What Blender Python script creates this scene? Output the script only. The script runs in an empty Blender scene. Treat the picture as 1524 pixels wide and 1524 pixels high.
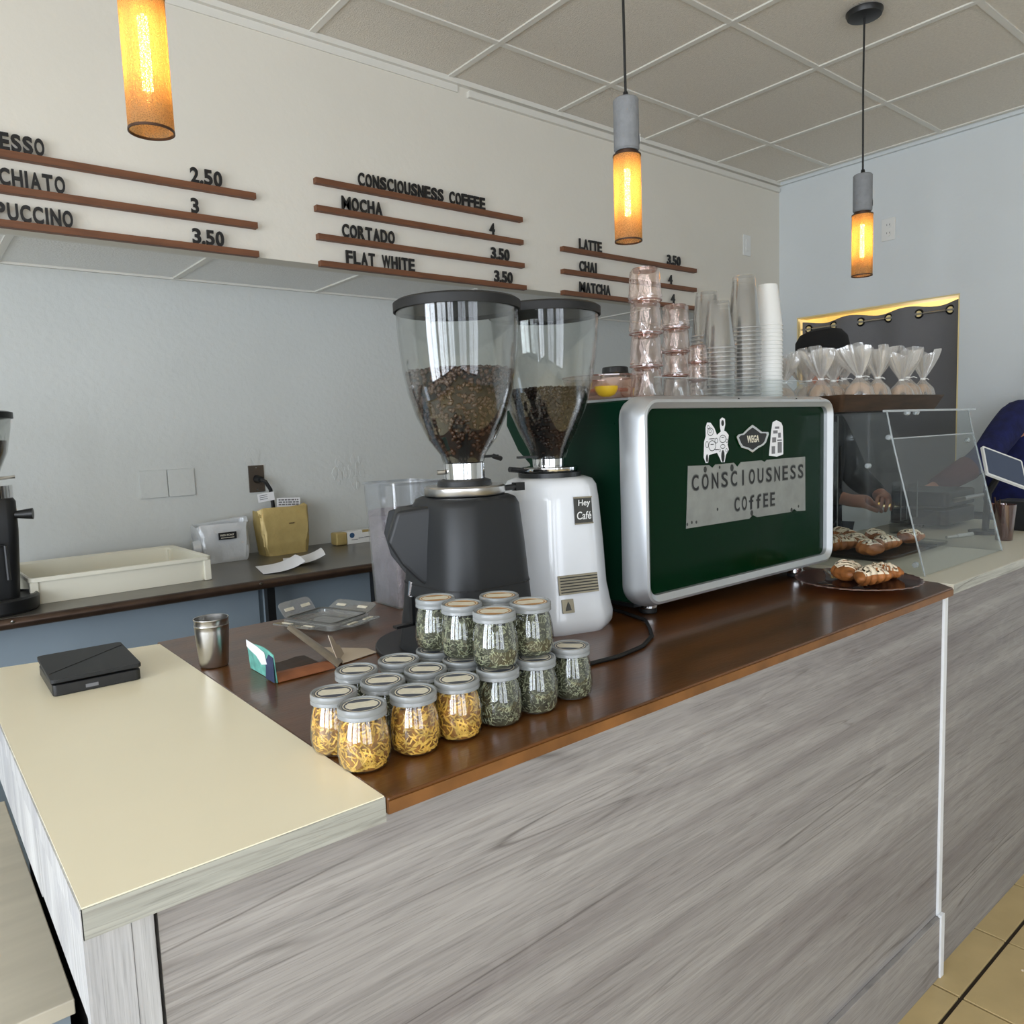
import bpy, bmesh, math, random
from mathutils import Vector, Matrix
random.seed(7)
PI = math.pi
S = bpy.context.scene
C = S.collection

# ------------------------------------------------------------------ camera, world, light, exposure
cd = bpy.data.cameras.new('camera'); cam = bpy.data.objects.new('camera', cd); C.objects.link(cam)
yaw, pitch, roll, FPX = 0.68309949, -0.1018212, -0.03654096, 1138.95
_f = Vector((math.sin(yaw)*math.cos(pitch), math.cos(yaw)*math.cos(pitch), math.sin(pitch)))
_r = Vector((math.cos(yaw), -math.sin(yaw), 0)); _u = _r.cross(_f)
_r2 = math.cos(roll)*_r + math.sin(roll)*_u; _u2 = -math.sin(roll)*_r + math.cos(roll)*_u
_m = Matrix((_r2, _u2, -_f)).transposed().to_4x4(); _m.translation = Vector((0, 0, 1.5))
cam.matrix_world = _m
cd.sensor_width = 36; cd.lens = 36*FPX/1524; cd.clip_start = .02
S.camera = cam
S.view_settings.view_transform = 'Standard'; S.view_settings.look = 'None'
S.view_settings.gamma = 1; S.view_settings.use_curve_mapping = False
S.view_settings.exposure = 0.2
W = bpy.data.worlds.new('daylight'); S.world = W; W.use_nodes = True
W.node_tree.nodes['Background'].inputs[0].default_value = (.72, .85, 1, 1)
W.node_tree.nodes['Background'].inputs[1].default_value = 1.6
def area(name, loc, rot, sx, sy, power, col):
    l = bpy.data.lights.new(name, 'AREA'); l.shape = 'RECTANGLE'; l.size = sx; l.size_y = sy
    l.energy = power; l.color = col
    o = bpy.data.objects.new(name, l); C.objects.link(o); o.location = loc; o.rotation_euler = rot
    return o
WINL, WINB = 62, 34
for k, y in enumerate((-2.05, -.55, .95)):                 # daylight entering by the windows of the left wall
    area('window_daylight', (-2.75, y, 1.55), (PI/2, 0, -PI/2), 1.2, 1.9, WINL, (.92, .96, 1))
for k, x in enumerate((-1.5, .3)):               # and by the shop front behind the camera
    area('shopfront_daylight', (x, -3.35, 1.45), (PI/2, 0, 0), 1.4, 2.1, WINB, (.97, .98, 1))
kl = bpy.data.lights.new('kitchen_lamp', 'POINT'); kl.energy = 34; kl.color = (1, .90, .68); kl.shadow_soft_size = .15
ko = bpy.data.objects.new('kitchen_lamp', kl); C.objects.link(ko); ko.location = (5.35, 2.15, 2.05)

# ------------------------------------------------------------------ materials
def lin(c):
    return tuple(((v/255)/12.92 if v/255 <= .04045 else ((v/255+.055)/1.055)**2.4) for v in c)
def new(name):
    m = bpy.data.materials.new(name); m.use_nodes = True
    nt = m.node_tree; return m, nt, nt.nodes['Principled BSDF']
def mat(name, col, rough=.5, metal=0, var=0, scale=8, bump=0, bscale=60, stretch=None, spec=None, coat=0, emit=None, estr=0, trans=0, alpha=None):
    m, nt, p = new(name); N = nt.nodes; L = nt.links
    c = lin(col)
    p.inputs['Base Color'].default_value = (*c, 1); p.inputs['Roughness'].default_value = rough; p.inputs['Metallic'].default_value = metal
    if spec is not None: p.inputs['Specular IOR Level'].default_value = spec
    if coat: p.inputs['Coat Weight'].default_value = coat; p.inputs['Coat Roughness'].default_value = .08
    if trans: p.inputs['Transmission Weight'].default_value = trans
    if emit: p.inputs['Emission Color'].default_value = (*emit, 1); p.inputs['Emission Strength'].default_value = estr
    if var or bump:
        tc = N.new('ShaderNodeTexCoord'); mp = N.new('ShaderNodeMapping'); L.new(tc.outputs['Object'], mp.inputs[0])
        if stretch: mp.inputs['Scale'].default_value = stretch
    if var:
        n = N.new('ShaderNodeTexNoise'); n.inputs['Scale'].default_value = scale; n.inputs['Detail'].default_value = 5
        L.new(mp.outputs[0], n.inputs[0])
        r = N.new('ShaderNodeMapRange'); r.inputs[1].default_value = .3; r.inputs[2].default_value = .7
        r.inputs[3].default_value = 1-var; r.inputs[4].default_value = 1+var
        L.new(n.outputs[0], r.inputs[0])
        mx = N.new('ShaderNodeVectorMath'); mx.operation = 'SCALE'; mx.inputs[0].default_value = c
        L.new(r.outputs[0], mx.inputs['Scale']); L.new(mx.outputs[0], p.inputs['Base Color'])
    if bump:
        n = N.new('ShaderNodeTexNoise'); n.inputs['Scale'].default_value = bscale; n.inputs['Detail'].default_value = 4
        L.new(mp.outputs[0], n.inputs[0]); b = N.new('ShaderNodeBump'); b.inputs['Strength'].default_value = bump
        b.inputs['Distance'].default_value = .01
        L.new(n.outputs[0], b.inputs['Height']); L.new(b.outputs[0], p.inputs['Normal'])
    return m
def clear(name, tint=(1, 1, 1), gloss=.06, edge=.45, rough=.02, haze=0, hazecol=(.9, .9, .9), tr=True):
    """thin clear plastic or glass: transparent, mirror-like at grazing angles, with an optional milky share"""
    m, nt, p = new(name); N = nt.nodes; L = nt.links; N.remove(p); out = N['Material Output']
    t = N.new('ShaderNodeBsdfTransparent'); t.inputs[0].default_value = (*tint, 1)
    g = N.new('ShaderNodeBsdfGlossy'); g.inputs['Roughness'].default_value = rough
    lw = N.new('ShaderNodeLayerWeight'); lw.inputs[0].default_value = .35
    r = N.new('ShaderNodeMapRange'); r.inputs[1].default_value = 0; r.inputs[2].default_value = 1; r.inputs[3].default_value = gloss; r.inputs[4].default_value = edge
    L.new(lw.outputs['Facing'], r.inputs[0])
    s = t.outputs[0]
    if haze:
        d = N.new('ShaderNodeBsdfDiffuse'); d.inputs[0].default_value = (*hazecol, 1)
        d2 = N.new('ShaderNodeBsdfTranslucent'); d2.inputs[0].default_value = (*hazecol, 1)
        ad = N.new('ShaderNodeMixShader'); ad.inputs[0].default_value = .4; L.new(d.outputs[0], ad.inputs[1]); L.new(d2.outputs[0], ad.inputs[2])
        h = N.new('ShaderNodeMixShader'); h.inputs[0].default_value = haze; L.new(s, h.inputs[1]); L.new(ad.outputs[0], h.inputs[2]); s = h.outputs[0]
    mx = N.new('ShaderNodeMixShader'); L.new(r.outputs[0], mx.inputs[0]); L.new(s, mx.inputs[1]); L.new(g.outputs[0], mx.inputs[2])
    L.new(mx.outputs[0], out.inputs[0])
    return m
def wood_laminate(name, base, dark, light, axis='x'):
    m, nt, p = new(name); N = nt.nodes; L = nt.links
    tc = N.new('ShaderNodeTexCoord')
    def noise(sc, detail, stretch, dist=0):
        mp = N.new('ShaderNodeMapping'); mp.inputs['Scale'].default_value = stretch; L.new(tc.outputs['Object'], mp.inputs[0])
        n = N.new('ShaderNodeTexNoise'); n.inputs['Scale'].default_value = sc; n.inputs['Detail'].default_value = detail
        n.inputs['Distortion'].default_value = dist
        L.new(mp.outputs[0], n.inputs[0]); return n.outputs[0]
    def ramp(src, stops):
        r = N.new('ShaderNodeValToRGB'); L.new(src, r.inputs[0]); e = r.color_ramp.elements
        e[0].position, e[0].color = stops[0][0], (*stops[0][1], 1); e[1].position, e[1].color = stops[-1][0], (*stops[-1][1], 1)
        for q, c in stops[1:-1]:
            k = e.new(q); k.color = (*c, 1)
        return r.outputs[0]
    def mul(a, b, f=1):
        x = N.new('ShaderNodeMix'); x.data_type = 'RGBA'; x.blend_type = 'MULTIPLY'; x.inputs[0].default_value = f
        L.new(a, x.inputs[6]); L.new(b, x.inputs[7]); return x.outputs[2]
    st = {'x': (.32, 1, 8), 'z': (8, 8, .4), 'y': (8, .4, 8)}[axis]
    st2 = {'x': (.7, 1, 30), 'z': (30, 30, .7), 'y': (30, .7, 30)}[axis]
    B, D, G = lin(base), lin(dark), lin(light)
    a = ramp(noise(2.0, 4, st, .25), [(.28, D), (.5, B), (.68, G)])
    fine = ramp(noise(7, 8, st2, .3), [(.34, (.66, .66, .66)), (.56, (1, 1, 1))])
    def ridge(sc, stretch, dist, lo, hi, dark, msc, mlo):
        # thin dark veins: where a stretched noise crosses its middle, broken up by a second noise
        n = noise(sc, 2, stretch, dist)
        q = N.new('ShaderNodeMath'); q.operation = 'SUBTRACT'; q.inputs[1].default_value = .5; L.new(n, q.inputs[0])
        w = N.new('ShaderNodeMath'); w.operation = 'ABSOLUTE'; L.new(q.outputs[0], w.inputs[0])
        v = ramp(w.outputs[0], [(lo, (dark, dark*.96, dark*.95)), (hi, (1, 1, 1))])
        k = ramp(noise(msc, 3, stretch, 0), [(mlo, (0, 0, 0)), (mlo+.08, (1, 1, 1))])
        x = N.new('ShaderNodeMix'); x.data_type = 'RGBA'; L.new(k, x.inputs[0]); x.inputs[6].default_value = (1, 1, 1, 1); L.new(v, x.inputs[7])
        return x.outputs[2]
    sl = noise(.9, 2, {'x': (.8, 1, 5), 'z': (5, 5, .8), 'y': (5, .8, 5)}[axis], .4)
    mt = N.new('ShaderNodeMath'); mt.operation = 'MULTIPLY'; mt.inputs[1].default_value = 150; L.new(sl, mt.inputs[0])
    sn = N.new('ShaderNodeMath'); sn.operation = 'SINE'; L.new(mt.outputs[0], sn.inputs[0])
    rings = ramp(sn.outputs[0], [(.3, (.88, .88, .88)), (.8, (1, 1, 1))])
    pores = ramp(noise(16, 4, (st2[0]*1.4, st2[1]*(1 if axis == 'x' else 1.4), st2[2]*(1 if axis == 'x' else 1.4)), .1), [(.34, (.70, .70, .70)), (.46, (1, 1, 1))])
    v1 = ridge(1.2, (st[0]*.9, st[1], st[2]*.9), .5, .0, .010, .42, 2.0, .50)
    v2 = ridge(2.6, st, .3, .0, .012, .62, 3.0, .46)
    c = mul(mul(mul(mul(mul(a, fine, .5), pores, .65), v1, .9), v2, .6), rings, .5)
    L.new(c, p.inputs['Base Color']); p.inputs['Roughness'].default_value = .55
    b = N.new('ShaderNodeBump'); b.inputs['Strength'].default_value = .12; b.inputs['Distance'].default_value = .004
    L.new(fine, b.inputs['Height']); L.new(b.outputs[0], p.inputs['Normal'])
    return m

M = {}
M['wall'] = mat('painted_wall', (206, 208, 204), .75, var=.015, scale=3, bump=.25, bscale=45, spec=.25)
M['soffit'] = mat('painted_soffit', (222, 217, 205), .75, var=.015, scale=3, bump=.1, bscale=45, spec=.25)
M['wallcool'] = mat('painted_wall_cool', (216, 221, 222), .7, var=.015, scale=3, bump=.12, bscale=40, spec=.25)
M['tile'] = mat('ceiling_board', (226, 219, 207), .9, var=.05, scale=90, bump=.5, bscale=160, spec=.1)
M['softile'] = mat('soffit_board_bounce_lit', (243, 243, 240), .9, var=.03, scale=90, bump=.3, bscale=160, spec=.1)  # paler copy of the ceiling board; bounced light under the soffit put into colour
M['grid'] = mat('ceiling_rail_paint', (224, 221, 212), .5)
M['plenum'] = mat('ceiling_void', (120, 118, 112), .9)
M['grout'] = mat('dark_grout', (48, 38, 26), .9, var=.2, scale=40)
M['floor'] = mat('tan_floor_tile', (196, 172, 122), .38, var=.09, scale=7, bump=.08, bscale=20)
M['panel'] = wood_laminate('grey_oak_laminate', (156, 152, 149), (133, 127, 126), (171, 167, 163))
M['edgeband'] = wood_laminate('pale_oak_edge', (200, 200, 190), (170, 170, 160), (218, 216, 206))
M['panelv'] = wood_laminate('pale_oak_upright', (190, 190, 190), (164, 164, 168), (208, 208, 207), 'z')
M['paley'] = mat('beige_oak_top', (206, 198, 178), .6, var=.07, scale=4, stretch=(1, 7, 7))
M['cream'] = mat('cream_laminate', (246, 237, 208), .3, var=.015, scale=5)
M['brown'] = mat('stained_brown_wood', (92, 54, 18), .3, var=.34, scale=3, stretch=(1.2, 6, 6), bump=.05, bscale=30, coat=.3)
M['brownedge'] = mat('worn_brown_edge', (122, 80, 40), .45, var=.3, scale=14)
M['slat'] = mat('walnut_slat', (112, 70, 44), .55, var=.22, scale=6, stretch=(1, 12, 12))
M['letter'] = mat('black_letter', (22, 21, 22), .45)
M['white'] = mat('white_plastic', (228, 228, 224), .4)
M['whitepaint'] = mat('white_trim', (232, 234, 236), .45, var=.03, scale=30)
M['steel'] = mat('brushed_steel', (190, 188, 184), .28, 1, var=.05, scale=20)
M['chrome'] = mat('chrome', (225, 225, 225), .1, 1)
M['alu'] = mat('satin_aluminium', (205, 208, 210), .38, .75)
M['green'] = mat('dark_green_enamel', (2, 34, 14), .14, spec=.07)
M['greenside'] = mat('dark_green_side', (5, 38, 24), .35, spec=.15)
M['black'] = mat('black_plastic', (24, 25, 26), .4)
M['blackm'] = mat('matt_black', (27, 29, 31), .5)
M['shadegap'] = mat('void_shade_black', (10, 10, 10), .9)  # near-black: the unlit shade inside the counter is put into the colour
M['rubber'] = mat('black_rubber', (16, 16, 16), .6)
M['gwhite'] = mat('white_enamel', (226, 229, 232), .18, coat=.4, var=.02)
M['glass'] = clear('hopper_plastic', (.95, .96, .95), .025, .55)
M['jar'] = clear('jar_glass', (.95, .97, .95), .09, .6)
M['acrylic'] = clear('acrylic_sheet', (.93, .95, .95), .018, .16, haze=.006)
M['acryledge'] = clear('acrylic_edge', (.8, .86, .86), .3, .6, haze=.45, hazecol=(.85, .9, .92))
M['pinkglass'] = clear('pink_glass', (.97, .86, .81), .12, .7, haze=.05, hazecol=(.95, .75, .66))
M['pinkrim'] = clear('pink_glass_rim', (.66, .42, .36), .15, .5, haze=.3, hazecol=(.6, .36, .3))
M['cup'] = clear('cup_plastic', (.95, .95, .93), .10, .75, haze=.10)
M['cuprim'] = clear('cup_rim_plastic', (.8, .8, .78), .3, .7, haze=.45)
M['plate'] = clear('amethyst_glass', (.62, .42, .38), .12, .6, haze=.15, hazecol=(.35, .2, .18))
M['film'] = clear('cellophane', (.97, .96, .94), .14, .6, rough=.10, haze=.28, hazecol=(.97, .95, .92))
M['binplastic'] = clear('bin_plastic', (.94, .95, .96), .06, .4, rough=.1, haze=.07, hazecol=(.85, .87, .9))
M['traylid'] = clear('lid_plastic', (.88, .89, .88), .08, .5, haze=.22, hazecol=(.8, .82, .82))
M['seal'] = mat('grey_lid_seal', (92, 92, 88), .5)
M['jarlid'] = mat('milky_lid', (180, 184, 184), .25, trans=.45)
M['ringdark'] = mat('dark_label_ring', (78, 82, 92), .6)
M['ringorange'] = mat('orange_label_ring', (176, 132, 78), .6)
M['labelcream'] = mat('cream_label', (226, 220, 200), .6, var=.06, scale=150)
M['paper'] = mat('white_paper', (238, 238, 240), .7)
M['card'] = mat('raw_card', (205, 190, 170), .8)
M['cardbrown'] = mat('orange_brown_card', (150, 92, 58), .6, var=.2, scale=30)
M['foil'] = mat('silver_lining', (170, 160, 145), .35, .6, var=.1, scale=50)
M['bean'] = mat('roasted_bean', (70, 48, 35), .38, var=.35, scale=60)
M['beandark'] = mat('dark_roast_bean', (42, 28, 22), .4, var=.3, scale=60)
M['beanshade'] = mat('bean_gap_shade', (12, 8, 6), .9)  # darker than any bean; shade in the gaps between beans put into colour
M['grounds'] = mat('mauve_grounds', (128, 114, 120), .95, var=.16, scale=45, bump=.6, bscale=120)
M['petal'] = mat('yellow_petals', (232, 186, 84), .6, var=.45, scale=60)
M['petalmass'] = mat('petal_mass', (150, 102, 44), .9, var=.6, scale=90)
M['leafdry'] = mat('dried_green_leaf', (150, 152, 124), .7, var=.5, scale=60)
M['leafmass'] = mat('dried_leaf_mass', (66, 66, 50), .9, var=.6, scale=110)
M['cone'] = mat('concrete_grey', (128, 130, 132), .85, var=.08, scale=50, bump=.2, bscale=90)
M['bulbcap'] = mat('brass_cap', (200, 150, 70), .4, .8)
M['gold'] = mat('gold_foil_bag', (184, 162, 104), .42, .25, var=.1, scale=14, bump=.5, bscale=18)
M['silverbag'] = mat('silver_plastic_bag', (205, 208, 210), .3, .15, var=.06, scale=12, bump=.6, bscale=16)
M['traywhite'] = mat('ivory_plastic', (226, 222, 204), .45)
M['backtop'] = mat('dark_steel_worktop', (112, 108, 100), .3, .55, var=.12, scale=6)
M['backnose'] = mat('dark_bronze_edge', (86, 70, 60), .3, .7, var=.3, scale=9)
M['bluegrey'] = mat('blue_grey_door', (140, 154, 164), .6, var=.05, scale=5)
M['darkwood'] = mat('dark_tray_wood', (62, 42, 26), .55, var=.3, scale=6, stretch=(2, 14, 14))
M['crust'] = mat('baked_crust', (160, 98, 46), .55, var=.5, scale=26, bump=.5, bscale=60)
M['cream2'] = mat('powdered_icing', (232, 216, 188), .85, var=.12, scale=60, bump=.3, bscale=90)
M['doughnut'] = mat('glazed_dough', (186, 148, 108), .5, var=.2, scale=30)
M['choc'] = mat('dark_filling', (58, 34, 24), .5)
M['yellow'] = mat('warm_yellow_paint', (236, 216, 158), .7)
M['curtain'] = mat('charcoal_curtain', (112, 112, 114), .9, bump=.2, bscale=200)
M['grommet'] = mat('black_grommet', (20, 20, 20), .3, .5)
M['skin'] = mat('skin', (196, 142, 122), .5, var=.06, scale=20)
M['navy'] = mat('navy_fleece', (20, 26, 78), .9, var=.3, scale=30, bump=.3, bscale=80)
M['shirt'] = mat('charcoal_cotton', (44, 46, 50), .9)
M['apron'] = mat('black_apron', (24, 24, 28), .9)
M['maroon'] = mat('maroon_knit', (84, 40, 46), .9)
M['hair'] = mat('dark_hair', (24, 18, 16), .6)
M['trouser'] = mat('dark_denim', (36, 40, 54), .9)
M['capcloth'] = mat('black_cap_cloth', (14, 14, 15), .9)
M['screen'] = mat('dim_screen', (30, 38, 54), .15, emit=lin((48, 62, 88)), estr=.35)
M['lip'] = mat('lip', (176, 118, 104), .5)
M['lemon'] = mat('lemon_rind', (232, 190, 40), .45)
M['orangepeel'] = mat('orange_slice', (214, 120, 60), .5, var=.2, scale=40)
M['blue'] = mat('blue_print', (50, 84, 120), .6)
M['grey'] = mat('grey_print', (120, 120, 124), .6)
M['teal'] = mat('teal_print', (110, 180, 166), .6, var=.35, scale=50)
M['indigo'] = mat('indigo_print', (52, 62, 92), .6, var=.2, scale=40)
M['plaster'] = mat('bare_plaster', (206, 206, 198), .9, bump=.9, bscale=70)
M['brownplate'] = mat('brown_outlet_plate', (78, 68, 58), .4)
M['plaque'] = mat('pewter_plaque', (150, 142, 122), .35, .7, var=.2, scale=20)
M['plaquedark'] = mat('dark_plaque', (62, 62, 58), .4, .3)
M['signgrey'] = mat('worn_grey_sheet', (136, 138, 132), .5, var=.12, scale=30)
def spray(name, col):        # soft-edged sprayed paint is flat print
    return mat(name, col, .7)
M['sprayblack'] = spray('sprayed_black', (52, 54, 52))
M['sprayhalo'] = spray('sprayed_grey', (96, 98, 94))
M['pane'] = clear('window_pane', (.97, .98, 1), .04, .3)
M['frame'] = mat('window_frame_paint', (70, 72, 76), .5)
# lit amber mesh shade
def shade_mat():
    m, nt, p = new('amber_wire_mesh'); N = nt.nodes; L = nt.links; N.remove(p); out = N['Material Output']
    tc = N.new('ShaderNodeTexCoord'); w = N.new('ShaderNodeTexVoronoi'); w.inputs['Scale'].default_value = 420; L.new(tc.outputs['Object'], w.inputs[0])
    r = N.new('ShaderNodeMapRange'); r.inputs[1].default_value = .25; r.inputs[2].default_value = .5; r.inputs[3].default_value = .35; r.inputs[4].default_value = .88
    L.new(w.outputs[0], r.inputs[0])
    t = N.new('ShaderNodeBsdfTransparent'); t.inputs[0].default_value = (1, .93, .78, 1)
    d = N.new('ShaderNodeBsdfDiffuse'); d.inputs[0].default_value = (*lin((168, 134, 96)), 1)
    e = N.new('ShaderNodeBsdfTranslucent'); e.inputs[0].default_value = (*lin((236, 200, 140)), 1)
    a = N.new('ShaderNodeMixShader'); a.inputs[0].default_value = .38; L.new(d.outputs[0], a.inputs[1]); L.new(e.outputs[0], a.inputs[2])
    x = N.new('ShaderNodeMixShader'); L.new(r.outputs[0], x.inputs[0]); L.new(t.outputs[0], x.inputs[1]); L.new(a.outputs[0], x.inputs[2])
    L.new(x.outputs[0], out.inputs[0]); return m
M['shade'] = shade_mat()
M['shaderim'] = mat('bronze_rim', (70, 48, 34), .4, .5)
M['filament'] = mat('glowing_filament', (255, 220, 120), .5, emit=(1, .80, .42), estr=42)
M['bulbglass'] = clear('amber_bulb_glass', (1, .94, .74), .05, .3)

# ------------------------------------------------------------------ geometry helpers
class G:
    def __init__(s): s.v = []; s.f = []; s.mi = []; s.cur = 0
    def add(s, vs, fs):
        n = len(s.v); s.v += [tuple(v) for v in vs]; s.f += [tuple(i+n for i in f) for f in fs]; s.mi += [s.cur]*len(fs); return s
    def m(s, k): s.cur = k; return s
    def box(s, a, b, mtx=None):
        x0, y0, z0 = a; x1, y1, z1 = b
        vs = [Vector(p) for p in ((x0,y0,z0),(x1,y0,z0),(x1,y1,z0),(x0,y1,z0),(x0,y0,z1),(x1,y0,z1),(x1,y1,z1),(x0,y1,z1))]
        if mtx: vs = [mtx @ v for v in vs]
        return s.add(vs, [(0,3,2,1),(4,5,6,7),(0,1,5,4),(1,2,6,5),(2,3,7,6),(3,0,4,7)])
    def lathe(s, prof, n=32, c=(0,0,0), mtx=None, fn=None, close=False):
        """prof: list of (r,z)."""
        vs = []; fs = []; k = len(prof)
        for i in range(n):
            a = 2*PI*i/n
            for j, (r, z) in enumerate(prof):
                rr = r if fn is None else fn(r, z, a, j)
                p = Vector((rr*math.cos(a)+c[0], rr*math.sin(a)+c[1], z+c[2]))
                vs.append(mtx @ p if mtx else p)
        for i in range(n):
            i2 = (i+1) % n
            for j in range(k-1):
                fs.append((i*k+j, i2*k+j, i2*k+j+1, i*k+j+1))
            if close: fs.append((i*k+k-1, i2*k+k-1, i2*k, i*k))
        return s.add(vs, fs)
    def cyl(s, c, r, z0, z1, n=28, r2=None, mtx=None):
        r2 = r if r2 is None else r2
        return s.lathe([(1e-5, z0), (r, z0), (r2, z1), (1e-5, z1)], n, (c[0], c[1], 0), mtx)
    def tube(s, pts, r, n=10, cap=True, closed=False):
        pts = [Vector(p) for p in pts]; K = len(pts); vs = []; fs = []
        rr = r if isinstance(r, (list, tuple)) else [r]*K
        up = None
        for i, p in enumerate(pts):
            d = (pts[(i+1) % K]-pts[i-1]) if closed else (pts[min(i+1, K-1)]-pts[max(i-1, 0)])
            d.normalize()
            if up is None: up = Vector((0,0,1)) if abs(d.z) < .9 else Vector((1,0,0))
            x = up.cross(d).normalized(); up = d.cross(x).normalized()
            for q in range(n):
                a = 2*PI*q/n; vs.append(p+(x*math.cos(a)+up*math.sin(a))*rr[i])
        for i in range(K if closed else K-1):
            for q in range(n):
                a, b = i*n+q, i*n+(q+1) % n; j = (i+1) % K
                fs.append((a, b, j*n+(q+1) % n, j*n+q))
        if cap and not closed:
            fs.append(tuple(range(n-1, -1, -1))); fs.append(tuple((K-1)*n+q for q in range(n)))
        return s.add(vs, fs)
    def loft(s, rings, cap=True):
        n = len(rings[0]); vs = [p for r in rings for p in r]; fs = []
        for i in range(len(rings)-1):
            for q in range(n):
                a, b = i*n+q, i*n+(q+1) % n; fs.append((a, b, b+n, a+n))
        if cap:
            fs.append(tuple(range(n-1, -1, -1))); fs.append(tuple((len(rings)-1)*n+q for q in range(n)))
        return s.add(vs, fs)
    def prism(s, outl, p0, ux, uy, d):
        """outline (2D list) in plane p0 + x*ux + y*uy, extruded by vector d"""
        p0, ux, uy, d = map(Vector, (p0, ux, uy, d)); n = len(outl)
        a = [p0+ux*x+uy*y for x, y in outl]
        return s.add(a+[q+d for q in a], [tuple(range(n-1, -1, -1)), tuple(range(n, 2*n))]+[(i, (i+1) % n, (i+1) % n+n, i+n) for i in range(n)])
    def sheet(s, P, nx, ny, th=.0015):
        """P(u,v)->Vector grid sheet with thickness"""
        g = [[Vector(P(i/nx, j/ny)) for j in range(ny+1)] for i in range(nx+1)]
        vs = []; 
        for i in range(nx+1):
            for j in range(ny+1):
                a = g[min(i+1, nx)][j]-g[max(i-1, 0)][j]; b = g[i][min(j+1, ny)]-g[i][max(j-1, 0)]
                nrm = a.cross(b); nrm = nrm.normalized() if nrm.length > 0 else Vector((0,0,1))
                vs.append((g[i][j]+nrm*th/2, g[i][j]-nrm*th/2))
        A = [v[0] for v in vs]; B = [v[1] for v in vs]; N = len(A); w = ny+1; fs = []
        for i in range(nx):
            for j in range(ny):
                q = (i*w+j, (i+1)*w+j, (i+1)*w+j+1, i*w+j+1)
                fs.append(q); fs.append(tuple(k+N for k in reversed(q)))
        for i in range(nx):
            fs.append((i*w, i*w+N, (i+1)*w+N, (i+1)*w)); fs.append((i*w+ny, (i+1)*w+ny, (i+1)*w+ny+N, i*w+ny+N))
        for j in range(ny):
            fs.append((j, j+1, j+1+N, j+N)); k = nx*w; fs.append((k+j, k+j+N, k+j+1+N, k+j+1))
        return s.add(A+B, fs)
def rrect(w, h, r, n=5, cx=0, cy=0):
    o = []
    for (sx, sy, a0) in ((1,1,0), (-1,1,PI/2), (-1,-1,PI), (1,-1,1.5*PI)):
        for k in range(n+1):
            a = a0+PI/2*k/n; o.append((cx+sx*(w/2-r)+r*math.cos(a), cy+sy*(h/2-r)+r*math.sin(a)))
    return o
def ring3(w, h, r, z, cx=0, cy=0, n=5): return [(x, y, z) for x, y in rrect(w, h, r, n, cx, cy)]

def build(name, g, mats, parent=None, world=False, smooth=None, bevel=0, sub=0, kind=None, label=None, seg=2):
    if not isinstance(mats, (list, tuple)): mats = [mats]
    off = Vector((0,0,0))
    if world and parent is not None:
        p = parent
        while p is not None: off += p.location; p = p.parent
    me = bpy.data.meshes.new(name)
    me.from_pydata([(v[0]-off.x, v[1]-off.y, v[2]-off.z) for v in g.v], [], g.f)
    for k in mats: me.materials.append(M[k])
    me.polygons.foreach_set('material_index', g.mi)
    if smooth is not None:
        bm = bmesh.new(); bm.from_mesh(me); bmesh.ops.remove_doubles(bm, verts=bm.verts, dist=1e-5)
        bmesh.ops.recalc_face_normals(bm, faces=bm.faces)
        for f in bm.faces: f.smooth = True
        for e in bm.edges:
            if len(e.link_faces) == 2 and e.calc_face_angle(0) > smooth: e.smooth = False
        bm.to_mesh(me); bm.free()
    me.update()
    o = bpy.data.objects.new(name, me); C.objects.link(o)
    if parent is not None: o.parent = parent
    if bevel:
        b = o.modifiers.new('bevel', 'BEVEL'); b.width = bevel; b.segments = seg; b.limit_method = 'ANGLE'; b.angle_limit = .6
    if sub:
        b = o.modifiers.new('sub', 'SUBSURF'); b.levels = sub; b.render_levels = sub
    if kind: o['kind'] = kind
    if label: o['label'] = label
    return o
SM = .6
def tag(o, label, cat, group=None):
    o['label'] = label; o['category'] = cat
    if group: o['group'] = group
    return o
def thing(name, label, cat, loc=(0,0,0), rz=0, group=None):
    o = bpy.data.objects.new(name, None); C.objects.link(o); o.location = loc; o.rotation_euler = (0, 0, rz)
    o.empty_display_size = .05
    return tag(o, label, cat, group)
def struct(name, parent=None):
    o = bpy.data.objects.new(name, None); C.objects.link(o); o['kind'] = 'structure'; o.parent = parent; return o
def dup(root, loc, rz=None, label=None, group=None, scale=None):
    r = root.copy(); C.objects.link(r); r.location = loc
    if rz is not None: r.rotation_euler = (0, 0, rz)
    if scale is not None: r.scale = scale if isinstance(scale, (tuple, list)) else (scale,)*3
    if label: r['label'] = label
    if group: r['group'] = group
    for ch in list(root.children):
        c = ch.copy(); C.objects.link(c); c.parent = r
        for gch in list(ch.children):
            d = gch.copy(); C.objects.link(d); d.parent = c
    return r
_tc = {}
def text_mesh(s, bold=.0, ext=.0):
    k = (s, bold, ext)
    if k in _tc: return _tc[k]
    cu = bpy.data.curves.new('glyph', 'FONT'); cu.body = s; cu.size = 1; cu.offset = bold; cu.extrude = ext; cu.resolution_u = 4
    o = bpy.data.objects.new('glyph', cu); C.objects.link(o)
    dg = bpy.context.evaluated_depsgraph_get(); me = bpy.data.meshes.new_from_object(o.evaluated_get(dg))
    vs = [v.co.copy() for v in me.vertices]; fs = [tuple(p.vertices) for p in me.polygons]
    bpy.data.objects.remove(o); bpy.data.curves.remove(cu); bpy.data.meshes.remove(me)
    x0 = min(v.x for v in vs); x1 = max(v.x for v in vs); y0 = min(v.y for v in vs); y1 = max(v.y for v in vs)
    _tc[k] = (vs, fs, x0, x1, y0, y1); return _tc[k]
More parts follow.
